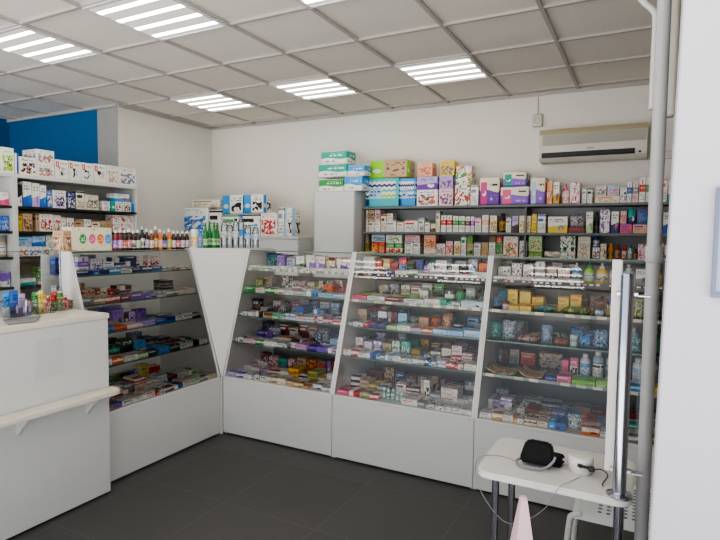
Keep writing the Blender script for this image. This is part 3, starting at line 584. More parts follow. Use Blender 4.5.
def p_bottle(noun, loc, rz, w, h, c1, c2, c3, st='i', kind='bottle'):
    r = w / 2; n = 14
    if kind == 'pump': prof = [(r * .94, 0), (r, .03 * h), (r, .52 * h), (r * .8, .62 * h), (r * .4, .68 * h)]; top = .68
    elif kind == 'tall': prof = [(r * .94, 0), (r, .02 * h), (r, .72 * h), (r * .85, .80 * h), (r * .5, .84 * h)]; top = .84
    elif kind == 'syrup': prof = [(r * .95, 0), (r, .02 * h), (r, .60 * h), (r * .86, .68 * h), (r * .5, .76 * h), (r * .46, .87 * h)]; top = .87
    elif kind == 'glass': prof = [(r * .9, 0), (r, .03 * h), (r, .45 * h), (r * .9, .55 * h), (r * .5, .74 * h), (r * .36, .93 * h)]; top = .93
    elif kind == 'water': prof = [(r * .9, 0), (r, .03 * h), (r * .93, .2 * h), (r, .3 * h), (r, .6 * h), (r * .93, .66 * h), (r, .7 * h), (r * .75, .82 * h), (r * .4, .92 * h)]; top = .92
    elif kind == 'jar': prof = [(r * .95, 0), (r, .05 * h), (r, .7 * h), (r * .9, .74 * h)]; top = .74
    else: prof = [(r * .94, 0), (r, .03 * h), (r, .66 * h), (r * .5, .8 * h)]; top = .8
    body = {'water': M_WATER, 'glass': M_GLOSS, 'syrup': M_GLOSS}.get(kind, M_C1)
    o = setc(mk(noun, lathe(prof, n), body, None, loc, rz, True), c1, c2, c3)
    lo, hi = {'syrup': (.12, .5), 'glass': (.12, .36), 'water': (.36, .56), 'jar': (.12, .6), 'pump': (.1, .46), 'tall': (.12, .62)}.get(kind, (.12, .58))
    # a printed label wrapped on the body
    bm = bmesh.new(); A = []
    for z in (lo * h, hi * h): A.append([bm.verts.new((1.012 * r * math.cos(2 * math.pi * i / n), 1.012 * r * math.sin(2 * math.pi * i / n), z)) for i in range(n)])
    for i in range(n): bm.faces.new((A[0][i], A[0][(i + 1) % n], A[1][(i + 1) % n], A[1][i]))
    setc(mk('bottle_label', bm, PRINT[st], o, (0, 0, 0), 0, True), c2, c3 if c3 != c2 else 'ink', c1)
    if kind == 'pump':
        bm = lathe([(r * .48, top * h), (r * .48, .78 * h), (r * .15, .79 * h), (r * .15, .9 * h), (r * .3, .91 * h), (r * .28, .97 * h)], 10); bmbox(bm, -r * .14, r * .14, -r * .85, 0, .92 * h, .97 * h)
        cp = mk('pump_head', bm, M_C3, o, (0, 0, 0), 0, True)
    elif kind == 'jar': cp = mk('lid', lathe([(r * 1.02, top * h), (r * 1.04, top * h + .004), (r * 1.04, .97 * h), (r * .98, h)], n), M_C3, o, (0, 0, 0), 0, True)
    else:
        cr = {'glass': .4, 'syrup': .52, 'water': .44, 'tall': .58}.get(kind, .56) * r
        cp = mk('cap', lathe([(cr, top * h - .002), (cr * 1.04, top * h), (cr, .985 * h), (cr * .9, h)], 12), M_C3, o, (0, 0, 0), 0, True)
    setc(cp, c1, c2, {'syrup': 'white' if c1 != 'ink' else 'silver'}.get(kind, c3)); return o
def p_magazine(noun, loc, rz, w, d, h, c1, c2, c3, curl=.03):
    bm = bmesh.new(); n = 10
    top = [[bm.verts.new((-w / 2 + w * i / n, -d / 2 + d * j, h + curl * (i / n - .5) ** 2 * 4 * (1 if i < n / 2 else .3))) for i in range(n + 1)] for j in (0, 1)]
    bot = [[bm.verts.new((v.co.x, v.co.y, max(0, v.co.z - h))) for v in rr] for rr in top]
    for i in range(n): bm.faces.new((top[0][i], top[0][i + 1], top[1][i + 1], top[1][i])); bm.faces.new((bot[0][i + 1], bot[0][i], bot[1][i], bot[1][i + 1])); bm.faces.new((top[0][i + 1], top[0][i], bot[0][i], bot[0][i + 1])); bm.faces.new((top[1][i], top[1][i + 1], bot[1][i + 1], bot[1][i]))
    for i in (0, n): bm.faces.new((top[0][i], top[1][i], bot[1][i], bot[0][i]))
    bmesh.ops.recalc_face_normals(bm, faces=bm.faces[:])
    return setc(mk(noun, bm, PRINT['i'], None, loc, rz, True), c1, c2, c3)
def product(noun, loc, rz, w, d, h, st, c1, c2, c3):
    if noun in ('bottle', 'talc_bottle'): return p_bottle(noun, loc, rz, min(w, d), h, c1, c2, c3, 'i', 'tall' if noun == 'talc_bottle' else 'bottle')
    if noun == 'pump_bottle': return p_bottle(noun, loc, rz, min(w, d), h, c1, c2, c3, 'i', 'pump')
    if noun == 'jar': return p_bottle(noun, loc, rz, min(w, d, .075), h, c1, c2, c3, 'p', 'jar')
    if noun in ('foil_pouch', 'plastic_pouch'): return p_pouch(noun, loc, rz, w, min(d, .13), h, st, c1, c2, c3)
    return p_box(noun, loc, rz, w, d, h, st, c1, c2, c3, noun in ('diaper_pack', 'pad_pack', 'wipes_pack'))

# ------------------------------------------------------------------ wall shelving along the back, tall and low cabinets
t = empty('wall_shelving', (-2.595, 4.98, 0)); tag(t, 'long grey wall shelving behind the glass showcases, loaded with cosmetics and packs', 'shelving')
LB = 3.2
mk('back_panel', box(0, LB, .283, .293, .0, 1.80), M_BACKG, t)
for z in (1.80, 1.55, 1.33, 1.10): mk('shelf', box(0, LB, 0, .282, z - .022, z, .002), M_GREY, t)
for x in (0.002, 1.62, LB - .018): mk('side_panel', box(x, x + .016, .012, .282, 0, 1.776), M_GREY, t)
t = empty('tall_cabinet', (-3.068, 4.82, 0)); tag(t, 'tall plain white cabinet with packs of pads on top beside the wall shelves', 'cabinet')
mk('carcass', box(0, .467, .018, .455, 0, 1.952, .002), M_WHITE, t)
mk('door', box(.003, .464, 0, .017, .08, 1.95, .002), M_WHITE, t)
t = empty('low_cabinet', (-4.87, 4.77, 0)); tag(t, 'low white cabinet in the room corner carrying white packs', 'cabinet')
mk('carcass', box(0, 1.635, .018, .26, 0, 1.465, .002), M_WHITE, t); mk('cabinet_top', box(-.005, 1.64, -.005, .265, 1.466, 1.49, .002), M_WHITE2, t)
for x in (.003, .548, 1.093): mk('door', box(x, x + .54, 0, .017, .08, 1.46, .002), M_WHITE, t)

PLACE = dict(cab='on the tall cabinet', T0='on the top back shelf', T1='on the second back shelf', T2='on the third back shelf', cor='on the low corner cabinet')
for lv, x, y, z, w, d, h, noun, st, c1, c2, c3, up in WALL_SHELF:
    o = product(noun, (x, y, z), 0, w, d, h, st, c1, c2, c3)
    reg(o, noun, desc(noun.replace('_', ' '), c1, c2), ('stacked upper ' if up else 'bottom ') + 'row ' + PLACE[lv], (x, z), 'goods ' + PLACE[lv])
    if lv == 'T1' and c1 == 'white' and c2 == 'green' and w < .075 and st == 'p' or (lv == 'T1' and abs(x + 2.33) < .03 and not up and st == 'p'):
        cu = bpy.data.curves.new('lettering', 'FONT'); cu.body = 'R'; cu.size = .062; cu.extrude = .0006; cu.align_x = 'CENTER'; cu.materials.append(surf('green_letter_ink', (.10, .27, .16), .5))
        tmp = bpy.data.objects.new('lettering', cu); col.objects.link(tmp); dg = bpy.context.evaluated_depsgraph_get(); dg.update(); me = bpy.data.meshes.new_from_object(tmp.evaluated_get(dg)); bpy.data.objects.remove(tmp)
        f = bpy.data.objects.new('lettering', me); col.objects.link(f); f.parent = o; f.location = (w * .1, -d / 2 - .001, .006); f.rotation_euler = (math.pi / 2, 0, 0)

# ------------------------------------------------------------------ shelving on the left, in front of the blue niche
t = empty('side_shelving', (-4.53, 3.845, 0), 0); tag(t, 'white and dark shelving unit against the left wall beneath the blue wall', 'shelving')
# local: x = depth (0 front .. -.34), y = 0 at the far end and negative towards the entrance
mk('end_panel', box(-.34, -.012, -.018, 0, 0, 1.945), M_WHITE, t); mk('divider_panel', box(-.34, 0.002, -1.232, -1.19, 0, 1.955), M_WHITE, t)
mk('back_panel', box(-.35, -.341, -2.2, 0, 0, 1.95), M_LGREY, t)
mk('top_board', box(-.345, .004, -2.2, 0.002, 1.945, 1.974, .002), M_WHITE2, t)
for z in (1.715, 1.511, 1.303, 1.059): 
    mk('shelf', box(-.34, -.002, -1.189, -.019, z - .02, z, .002), M_DARK, t); mk('shelf', box(-.34, -.002, -2.2, -1.233, z - .02, z, .002), M_DARK, t)
LPL = dict(L0='on top of the left wall shelving', L1='on the second left wall shelf', L2='on the third left wall shelf', L3='on the fourth left wall shelf', L4='on the lowest left wall shelf')
for lv, x, y, z, w, d, h, noun, st, c1, c2, c3, up in LEFT_SHELF:
    o = product(noun, (x, y, z), math.pi / 2, w, d, h, st, c1, c2, c3)
    reg(o, noun, desc(noun.replace('_', ' '), c1, c2), ('stacked upper row ' if up else '') + LPL[lv], (y, z), 'boxes ' + LPL[lv])

# ------------------------------------------------------------------ glass showcases with leaning fronts
def yf(z): return .317 * (z - .43)
LEV = (1.239, 1.060, .884, .689, .441)
def showcase(label, loc, rz, L, back, strips):
    t = empty('glass_showcase', loc, rz); tag(t, label, 'display case', 'glass showcases of the pharmacy')
    mk('plinth', box(.01, L - .01, .03, .6, 0, .03), M_DARK, t)
    mk('base_panel', box(.0012, L - .0012, 0, .018, .014, .424, .0012), M_WHITE, t)
    mk('deck', box(.0005, L - .0005, .0, .62, .425, .44, .001), M_WHITE2, t)
    pts = [(yf(.441) - .006, .441), (yf(1.388) - .006, 1.388), (yf(1.388) + .34, 1.388), (.62, 1.2), (.62, .441)]
    fin = [(yf(.441) - .006, .441), (yf(1.388) - .006, 1.388), (yf(1.388) + .09, 1.388), (yf(1.388) + .09, .441)]
    for x in (.0, L - .017): mk('side_panel', prism(fin if x == 0 and rz else pts, 'x', x, x + .017), M_WHITE2, t)
    for x in (.0005, L - .0165): mk('base_side', box(x, x + .016, .019, .62, .0, .424), M_WHITE, t)
    mk('back_panel', box(.018, L - .018, .604, .607 if rz else .612, .441, 1.365 if rz else 1.17), back, t)
    mk('glass_top', box(.018, L - .018, yf(1.38) + .004, .62, 1.378, 1.384), [M_PANE], t)
    mk('glass_edge', box(.018, L - .018, yf(1.38) - .001, yf(1.38) + .0035, 1.377, 1.385), M_GEDGE, t)
    bm = bmesh.new(); a, b = .45, 1.376
    bm.faces.new([bm.verts.new(p) for p in ((.018, yf(a), a), (L - .018, yf(a), a), (L - .018, yf(b) - .014, b), (.018, yf(b) - .014, b))]); mk('front_glass', bm, M_PANE, t)
    for k, z in enumerate(LEV[:4]):
        s = mk('glass_shelf', box(.018, L - .018, yf(z) + .012, .598, z - .007, z), M_SHELFG, t)
        mk('shelf_edge', box(.018, L - .018, yf(z) + .0075, yf(z) + .0115, z - .0075, z), M_GEDGE, s)
        if strips[k]: mk('price_rail', box(.02, L - .02, yf(z) + .004, yf(z) + .007, z - .012, z + .006), strips[k], s)
    return t
CASES = dict(side=((-2.795, 2.11, 0), math.pi / 2, .985), corner=((-2.79, 3.12, 0), 0., .952), middle=((-1.836, 3.12, 0), 0., .971), table=((-.864, 3.12, 0), 0., .971))
showcase('counter-side glass showcase between the cash counter and the white V-shaped panel', *CASES['side'], M_FROST, (None, None, None, None))
showcase('corner glass showcase just right of the V-shaped panel, purple packs on its top shelf', *CASES['corner'], M_MGREY, (M_STRIPL, None, None, None))
showcase('middle glass showcase of the back run, bright green boxes on its second shelf', *CASES['middle'], M_MGREY, (M_STRIPD, M_STRIPC, None, None))
showcase('glass showcase behind the small white table, yellow boxes on its second shelf', *CASES['table'], M_DGREY, (M_STRIPD, M_STRIPC, None, M_STRIPC))
CN = dict(side='counter-side showcase', corner='corner showcase', middle='middle showcase', table='showcase behind table')
SN = ('first shelf', 'second shelf', 'third shelf', 'fourth shelf', 'lowest deck'); RN = dict(f='front row', m='middle row', b='back row')
MUTE = ['white', 'white', 'white', 'cream', 'grey', 'tan', 'silver', 'palepink', 'paleblue', 'lavender', 'white', 'maroon', 'navy', 'white', 'brown', 'teal']
ACC = ['red', 'blue', 'grey', 'maroon', 'teal', 'violet', 'green', 'orange', 'navy', 'pink', 'skyblue', 'gold', 'ink']
KIND = dict(L='plastic_pouch', M='medicine_box', O='ointment_box', S='stacked_medicine_box', V='vitamin_box', C='cosmetics_box', B='bottle', P='pump_bottle', J='jar', T='lotion_bottle', G='plastic_pouch', Z='magazine', D='drops_bottle')  # S stacks the same flat medicine boxes as M
def fill(case, lev, **rows):
    (ox, oy, _), rz, L = CASES[case]; z = LEV[lev]; top = (1.378, 1.232, 1.053, .877, .682)[lev]; cr, sr = math.cos(rz), math.sin(rz)
    y0 = yf(z) + .02; pitch = (.592 - y0) / 3.
    for rk, spec in rows.items():
        toks = []
        for tk in spec.split():
            m = re.fullmatch(r'R(\d+)([A-Z])', tk)
            if m: toks += [f'{m[2]}:{RND.choice(MUTE)}/{RND.choice(ACC)}' + ('*.7' if m[2] in 'DB' else '') for _ in range(int(m[1]))]
            else: toks.append(tk)
        P = []
        for tk in toks:
            m = re.fullmatch(r'(?:([A-Z]):)?([a-z]+|-)(?:/([a-z]+))?(?:/([a-z]+))?(?::([a-z]))?(?:\*([\d.]+))?', tk)
            if not m: raise ValueError(tk)
            P.append((m[1], m[2], m[3], m[4] or 'ink', m[5], float(m[6] or 1)))
        tot = sum(p[5] for p in P); x = .022; W = L - .044
        yrow = y0 + 'fmb'.index(rk) * pitch
        for kd, c1, c2, c3, st, wt in P:
            w = W * wt / tot; xc = x + w / 2; x += w
            if c1 == '-': continue
            noun = KIND[kd]; hmax = top - z - .012; j = RND.uniform
            w2 = w * (.97 if kd in 'MOS' else j(.8, .95)) - .001
            def at(lx, ly, lz): return (ox + cr * lx - sr * ly, oy + sr * lx + cr * ly, lz)
            if kd in 'MSO':
                n = 1 if kd != 'S' else RND.choice((2, 2, 2, 3)); h = j(.026, .042) if kd != 'O' else j(.02, .028); d = min(pitch - .012, j(.1, .14)); b = z + .0004
                for q in range(n):
                    if b + h > top - .01: break
                    dy = max(0., .317 * (b + h - z - .03)) if rk == 'f' else 0.
                    st2 = st or RND.choice('pmspb'); ww = w2 * (1 if q == 0 else j(.9, 1.))
                    o = p_box(noun, at(xc, yrow + d / 2 + dy + (j(0, .006) if q else 0), b), rz, ww, d, h, st2, c1, c2, c3)
                    reg(o, noun, desc(noun.replace('_', ' '), c1, c2), f'{RN[rk]}, {SN[lev]}, {CN[case]}', (xc, b), 'stock in the ' + CN[case]); b += h + .0006
                continue
            h = {'V': j(.075, .12), 'C': j(.08, .125), 'B': j(.09, .12), 'P': j(.115, .13), 'J': j(.05, .065), 'T': j(.14, .165), 'G': j(.07, .12), 'Z': .006, 'D': j(.055, .075), 'L': j(.035, .05)}[kd]
            h = min(h, hmax); d = min(pitch - .012, {'V': .06, 'C': .05, 'G': .07, 'Z': .2, 'D': .04, 'L': .13}.get(kd, .07)); dy = .317 * h if rk == 'f' else 0.
            if kd in 'VC': o = p_box(noun, at(xc, yrow + d / 2 + dy + j(0, .012), z + .0004), rz, w2, d, h, st or RND.choice('pbtsifmi'), c1, c2, c3)
            elif kd in 'BPJTD':
                w2 = min(w2, .068 if kd != 'D' else .03); o = p_bottle(noun, at(xc, yrow + .035 + dy, z + .0004), rz, w2, h, c1, c2, c3 if kd != 'D' else 'white', RND.choice('ip'), {'B': 'bottle', 'P': 'pump', 'J': 'jar', 'T': 'tall', 'D': 'bottle'}[kd])
            elif kd in 'GL': o = p_pouch(noun, at(xc, yrow + d / 2 + dy, z + .0006), rz, w2, d, h, st or 'g', c1, c2, c3)
            elif kd == 'Z': o = p_magazine(noun, at(xc, yrow + .1, z + .0006), rz, w2, .17, .008, c1, c2, c3)
            reg(o, noun, desc(noun.replace('_', ' '), c1, c2), f'{RN[rk]}, {SN[lev]}, {CN[case]}', (xc, z), 'stock in the ' + CN[case])

# showcase by the cash counter (seen left to right = towards the corner)
fill('side', 0, f='M:navy/white*1.4 M:navy/blue*1.4 M:skyblue/white M:white/navy M:navy/white M:navy/white M:blue/white O:white/grey O:white/tan O:cream/white', m='- V:white/violet V:white/violet S:white/navy S:navy/white S:navy/white - V:white/red:i*1.3 - -', b='V:navy/blue:p*2.4 V:grey/navy V:white/violet - - V:white/navy - - -')
fill('side', 1, f='M:grey/white M:tan/white M:white/red*1.3 M:maroon/white M:violet/white*1.3 M:lavender/violet*1.3 M:white/grey M:white/grey*1.3 M:cream/white M:white/tan', m='V:grey/teal S:tan/maroon S:cream/brown S:brown/red S:maroon/white M:grey/white M:silver/white M:ink/grey S:ink/grey -', b='V:white/grey V:tan/grey - - - - - - -')
fill('side', 2, f='M:skyblue/white*1.2 M:skyblue/blue M:orange/red*1.2 M:palepink/white*1.5 M:lavender/violet*1.3 M:blue/lavender*1.2 M:navy/blue M:white/navy M:white/grey M:silver/ink', m='M:white/red S:white/grey M:lavender/white V:violet/grey V:lavender/ink V:violet/navy M:navy/white M:white/blue - -', b='V:palepink/grey V:grey/tan V:violet/grey V:lavender/violet - - - -')
fill('side', 3, f='M:white/grey*1.5 M:orange/white M:white/grey*1.4 M:palegreen/white M:ink/white M:skyblue/blue*1.3 M:ink/grey*1.2 M:white/ink M:ink/silver*1.3 M:white/grey', m='V:navy/skyblue V:white/skyblue V:darkgreen/teal V:ink/darkgreen S:skyblue/navy S:ink/grey S:darkbrown/grey M:maroon/ink M:ink/silver', b='V:maroon/palepink V:teal/darkgreen V:ink/grey V:ink/brown - V:grey/blue - - -')
fill('side', 4, f='M:blue/orange:i*1.5 M:white/ink:p*1.2 M:white/red:p M:white/red:p M:white/red M:white/maroon M:blue/white M:white/red M:white/green M:white/grey M:cream/green', m='M:teal/navy S:white/teal S:white/red S:grey/white S:cream/red M:white/tan S:silver/white M:ink/red M:white/grey M:palegreen/white', b='V:lavender/pink V:green/darkgreen V:lavender/violet V:palepink/grey V:olive/green V:ink/grey V:silver/blue V:yellow/grey V:red/palepink:b*1.3 - -')
# showcase beside the corner panel
fill('corner', 0, f='O:palegreen/white O:white/green O:white/grey O:white/violet O:white/grey O:white/tan O:white/grey O:white/grey', m='- - V:violet/lavender:f V:lavender/green V:white/green:b V:violet/white:u V:violet/lavender:u V:violet/yellow:u V:purple/white:u V:violet/lavender:u', b='R3V R4C')
fill('corner', 1, f='M:green/white*1.2 M:white/red M:green/white M:white/tan M:white/blue M:silver/white*1.2 M:skyblue/white*1.3 M:paleblue/teal*1.3 M:paleblue/white*1.2', m='V:olive/cream V:grey/tan - M:white/grey S:white/red M:cream/grey - S:orange/red M:red/blue S:red/maroon', b='V:tan/green - V:white/maroon:f V:white/maroon:f V:palepink/maroon:f V:cream/gold:i V:cream/olive V:white/maroon:f V:white/red:f V:red/maroon:f V:maroon/brown')
fill('corner', 2, f='M:white/grey M:white/palepink M:darkbrown/white M:brown/tan M:teal/palegreen*1.5 M:white/blue*1.2 M:white/red*1.2 M:white/grey M:white/red M:palepink/pink M:red/white', m='V:brown/ink S:silver/grey - G:grey/silver - S:blue/navy M:palegreen/teal S:skyblue/white M:brown/white M:white/red V:darkbrown/tan', b='- R3V V:grey/navy V:navy/silver V:silver/grey V:paleblue/grey V:grey/ink V:maroon/ink')
fill('corner', 3, f='M:white/grey*1.2 M:palepink/violet*1.3 M:green/white M:white/grey*1.7 M:silver/white J:silver/white M:lavender/pink*1.2 M:violet/navy M:violet/blue*1.2 M:lavender/white', m='- S:navy/violet S:purple/navy M:white/red M:cream/red*1.4 M:white/maroon - G:navy/white M:navy/white S:paleblue/navy -', b='V:ink/navy - V:maroon/white:p V:cream/maroon:p V:maroon/cream:p V:tan/maroon:p V:white/maroon:p V:navy/grey V:skyblue/navy V:teal/navy')
fill('corner', 4, f='M:lavender/white M:white/violet M:white/lavender M:white/grey M:white/ink M:white/tan M:cream/white M:tan/cream M:white/gold M:brown/tan M:white/grey M:white/silver', m='M:white/lavender M:palepink/white M:lavender/grey M:white/red:b*1.6 M:cream/white S:yellow/orange:b*1.2 M:navy/white S:olive/yellow*1.2 M:gold/white S:white/grey M:tan/white', b='V:maroon/palepink:f V:palepink/red:f V:teal/grey V:palepink/maroon:f V:tan/brown V:red/yellow:f V:red/orange:f V:maroon/violet V:white/grey:f V:palepink/grey:f')
# middle showcase
fill('middle', 0, f='O:white/silver*1.6 M:ink/white M:navy/white M:white/orange M:white/green O:white/grey*1.5 O:white/ink*1.5 O:white/silver*1.5 M:white/grey', m='S:white/silver*1.6 V:red/orange V:gold/white V:red/maroon V:skyblue/red S:ink/green V:navy/blue S:white/violet*1.4 S:white/grey*1.4 S:white/ink*1.4 J:peach/red V:paleblue/orange V:orange/red:i*1.4', b='R3V - - R5C')
fill('middle', 1, f='M:pink/red*1.3 M:white/grey*1.5 M:maroon/palepink*1.5 M:white/blue*1.6 M:white/tan*1.2 M:teal/green*.5 M:white/teal M:paleblue/white*1.6', m='M:lime/green*1.2 M:white/tan J:silver/white M:lime/palegreen*1.7 M:lime/green*1.4 V:cream/skyblue J:mint/teal*1.5 V:darkgreen/white P:green/teal V:green/grey G:grey/darkgreen*1.2', b='M:darkgreen/lime V:cream/tan:f V:silver/maroon V:white/tan V:white/red:p V:white/grey:p V:grey/green G:teal/grey B:darkgreen/grey V:darkgreen/grey G:green/grey')
fill('middle', 2, f='M:white/grey*1.6 M:red/white*.6 M:navy/red*.8 M:navy/violet*.9 M:palegreen/yellow M:white/lime*1.3 M:lavender/tan M:orange/white M:paleblue/white*1.3 M:paleblue/skyblue*1.4 M:paleblue/white*1.4', m='V:tan/grey G:grey/navy V:silver/white V:maroon/grey V:paleblue/teal G:grey/palegreen S:tan/orange G:orange/brown G:peach/orange J:white/ink M:blue/paleblue S:grey/blue', b='R2V V:silver/grey V:navy/silver - - V:grey/green V:brown/grey - V:paleblue/navy V:grey/blue')
fill('middle', 3, f='M:white/red M:white/red M:white/maroon M:blue/white*1.5 M:white/skyblue M:paleblue/white M:white/violet M:white/grey*1.4 M:white/silver*1.4 M:navy/white*.5 M:white/skyblue M:white/violet M:red/white M:white/red M:white/gold*1.4', m='V:white/red S:white/violet V:white/violet V:tan/olive C:white/teal C:teal/white S:olive/gold M:white/blue S:white/grey C:cream/brown S:white/red S:white/red M:red/grey', b='V:darkgreen/grey V:lavender/tan V:tan/grey V:cream/grey V:teal/green V:gold/brown V:maroon/tan V:brown/grey V:grey/darkbrown V:grey/navy V:paleblue/grey')
fill('middle', 4, f='M:pink/palepink*1.4 M:red/white*1.4 M:olive/tan M:white/red D:teal/white*.5 D:teal/white*.5 D:teal/white*.5 D:teal/white*.5 D:teal/white*.5 M:white/red*1.7 M:grey/white*.8 M:white/grey M:white/silver M:white/grey*1.3 M:white/silver*1.3', m='S:white/darkbrown S:tan/palepink M:yellow/white*.8 M:white/grey - V:white/maroon S:white/brown*1.3 C:white/tan M:silver/white S:white/red*1.6 M:white/grey M:white/tan', b='V:maroon/red:b*2 C:tan/brown V:grey/navy V:brown/grey V:silver/grey V:tan/brown V:maroon/grey V:darkbrown/grey V:grey/white V:white/grey')
# showcase behind the small table
fill('table', 0, f='O:white/grey O:white/orange O:white/grey O:white/silver O:white/grey O:white/grey - - - - -', m='S:white/silver*1.2 V:white/grey V:white/silver V:white/grey V:white/tan V:white/red P:skyblue/white/white P:lime/white/green P:yellow/white/white P:silver/palepink/white P:paleblue/grey/white V:white/grey B:gold/white/gold', b='V:grey/ink V:white/grey V:silver/white V:white/grey V:white/silver V:cream/grey - - - - - C:ink/grey')
fill('table', 1, f='G:blue/teal*.9 J:pink/white*.7 M:yellow/gold M:yellow/orange L:teal/skyblue*2.2 L:olive/lime*2.8 J:skyblue/white*.8 G:palegreen/yellow G:silver/yellow G:palegreen/gold G:silver/yellow*1.2', m='G:skyblue/teal V:yellow/gold:p*1.1 S:yellow/gold*1.1 S:yellow/orange:p*1.1 M:yellow/gold*1.1 V:yellow/gold:p V:yellow/orange:p M:tan/maroon S:maroon/brown V:skyblue/blue:s V:maroon/grey V:ink/white:i G:grey/white', b='G:teal/mint - - - - - V:maroon/brown V:brown/grey V:maroon/grey V:brown/maroon V:green/white -')
fill('table', 2, f='G:teal/grey G:silver/paleblue*1.2 L:peach/palepink*2 G:paleblue/silver*.9 L:orange/tan*1.3 J:mint/white/white*.7 G:skyblue/paleblue G:paleblue/skyblue*1.2 L:teal/mint*1.2 G:paleblue/teal G:green/teal*1.3', m='G:mint/teal*1.2 G:silver/grey L:tan/peach*1.6 L:palegreen/silver*1.6 G:skyblue/silver V:purple/lavender:b*1.5 B:paleblue/teal/white B:silver/teal/white G:teal/green*1.2', b='G:grey/mint V:grey/silver - - - V:grey/silver - G:teal/grey - V:silver/grey')
fill('table', 3, f='Z:olive/peach/brown*3 Z:tan/gold/maroon*2.6 M:navy/blue M:pink/white*1.3 M:lime/green*2 M:lime/palegreen*1.5 M:white/ink M:skyblue/white*1.4 M:yellow/gold', m='- - - - - - C:pink/magenta*.7 C:white/pink*.7 T:white/skyblue/white T:paleblue/white/white T:white/grey/silver T:silver/white/skyblue T:white/paleblue/white T:paleblue/grey/blue', b='V:maroon/grey V:grey/tan V:red/tan:p*1.4 V:tan/grey:f*2.4 - - V:teal/grey V:silver/teal V:white/grey V:blue/grey V:teal/white')
fill('table', 4, f='M:white/violet*1.2 M:white/gold M:white/tan M:white/gold M:cream/maroon*1.1 M:cream/red M:blue/skyblue*1.5 G:white/paleblue*1.3 M:white/orange*1.5 M:white/blue*1.2 M:teal/skyblue M:white/grey M:palegreen/lime*1.2', m='S:lavender/white S:white/violet M:white/grey M:brown/red M:tan/brown M:lavender/blue M:skyblue/blue M:red/orange*1.2 M:grey/blue M:maroon/grey M:teal/white M:white/palegreen', b='V:white/ink:i - M:white/grey*1.3 M:white/blue*1.3 M:grey/silver M:tan/grey M:maroon/grey M:blue/grey M:red/grey M:white/red')

# ------------------------------------------------------------------ V-shaped corner panel between the two runs of showcases
t = empty('corner_panel', (-2.795, 3.11, 0)); tag(t, 'white V-shaped panel closing the corner between the showcases, bottles on top', 'panel')
def tri(off, th):
    A, B, C3 = Vector((.006, -.004, .42)), Vector((-.303, -.005, 1.386)), Vector((-.004, .312, 1.386))
    n = (B - A).cross(C3 - A).normalized()
    if n.dot(Vector((1, -1, .3))) < 0: n = -n
    bm = bmesh.new(); f = [bm.verts.new(p + n * off) for p in (A, B, C3)]; g = [bm.verts.new(p + n * (off - th)) for p in (A, B, C3)]
    bm.faces.new(f); bm.faces.new(g[::-1])
    for i in range(3): bm.faces.new((f[i], g[i], g[(i + 1) % 3], f[(i + 1) % 3]))
    bmesh.ops.recalc_face_normals(bm, faces=bm.faces[:]); return bm
mk('front_panel', tri(.012, .014), M_WHITE2, t)
mk('corner_post', box(-.012, .004, -.012, .009, 0.0, .43), M_WHITE2, t)
mk('top_board', prism([(-.61, -.012), (-.306, -.012), (-.001, .312), (-.001, .63), (-.61, .63)], 'z', 1.389, 1.3955), M_WHITE2, t)

# ------------------------------------------------------------------ bottles on the showcase tops
for i, (x, y, h, c1, c2) in enumerate(SYRUP):
    o = p_bottle('syrup_bottle', (x, y, 1.3865), math.pi / 2, .0362, h, c1, c2, 'white', 'i', 'syrup')
    reg(o, 'syrup_bottle', f'{say(c1)} syrup bottle with {say(c2)} label', 'line on the counter-side showcase', (y, 0), 'syrup bottles on the showcase top')
o = p_box('tea_box', (-3.2, 2.313, 1.3865), math.pi / 2, .285, .1, .152, 'o', 'cream', 'olive', 'ink'); tag(o, 'wide cream box with four coloured fruit circles on the showcase top', 'box')
o = p_box('tea_box', (-3.2, 2.138, 1.3865), math.pi / 2, .055, .1, .128, 'i', 'tan', 'brown', 'cream'); tag(o, 'small brown box beside the cream box with coloured circles', 'box')
ng = nw = 0
for q, (nm, x, y, h) in enumerate(DIAG):
    z = 1.396; s_ = (.017 if q % 2 else -.009) if nm in ('green', 'w') else 0.; x -= s_; y += s_ * .9
    if nm == 'white': o = p_bottle('jar', (x, y, z), .8, .05, h - .012, 'white', 'yellow', 'white', 'i', 'jar'); tag(o, 'white jar with fruit label at the end of the syrup bottle line', 'jar')
    elif nm == 'blue': o = p_bottle('lotion_bottle', (x, y, z), .8, .034, h - .03, 'skyblue', 'lavender', 'blue', 'i', 'tall'); tag(o, 'small blue bottle between the white jar and green bottles', 'bottle')
    elif nm == 'green':
        o = p_bottle('glass_bottle', (x, y, z), .8, .04, h - .01, 'bottlegreen', 'palegreen', 'bottlegreen', 'm', 'glass'); reg(o, 'glass_bottle', 'green glass mineral water bottle', 'on the corner panel', (x, 0), 'green glass bottles')
        ng += 1
    else:
        c = [('white', 'grey'), ('white', 'grey'), ('white', 'navy'), ('skyblue', 'blue'), ('skyblue', 'white'), ('white', 'skyblue')][nw]
        o = p_bottle('water_bottle', (x, y, z), .8, .054, h - .01, c[0], c[0], c[1], 'i', 'water'); reg(o, 'water_bottle', f'clear plastic water bottle with {say(c[0])} label', 'beside the green bottles', (x, 0), 'clear water bottles')
        nw += 1

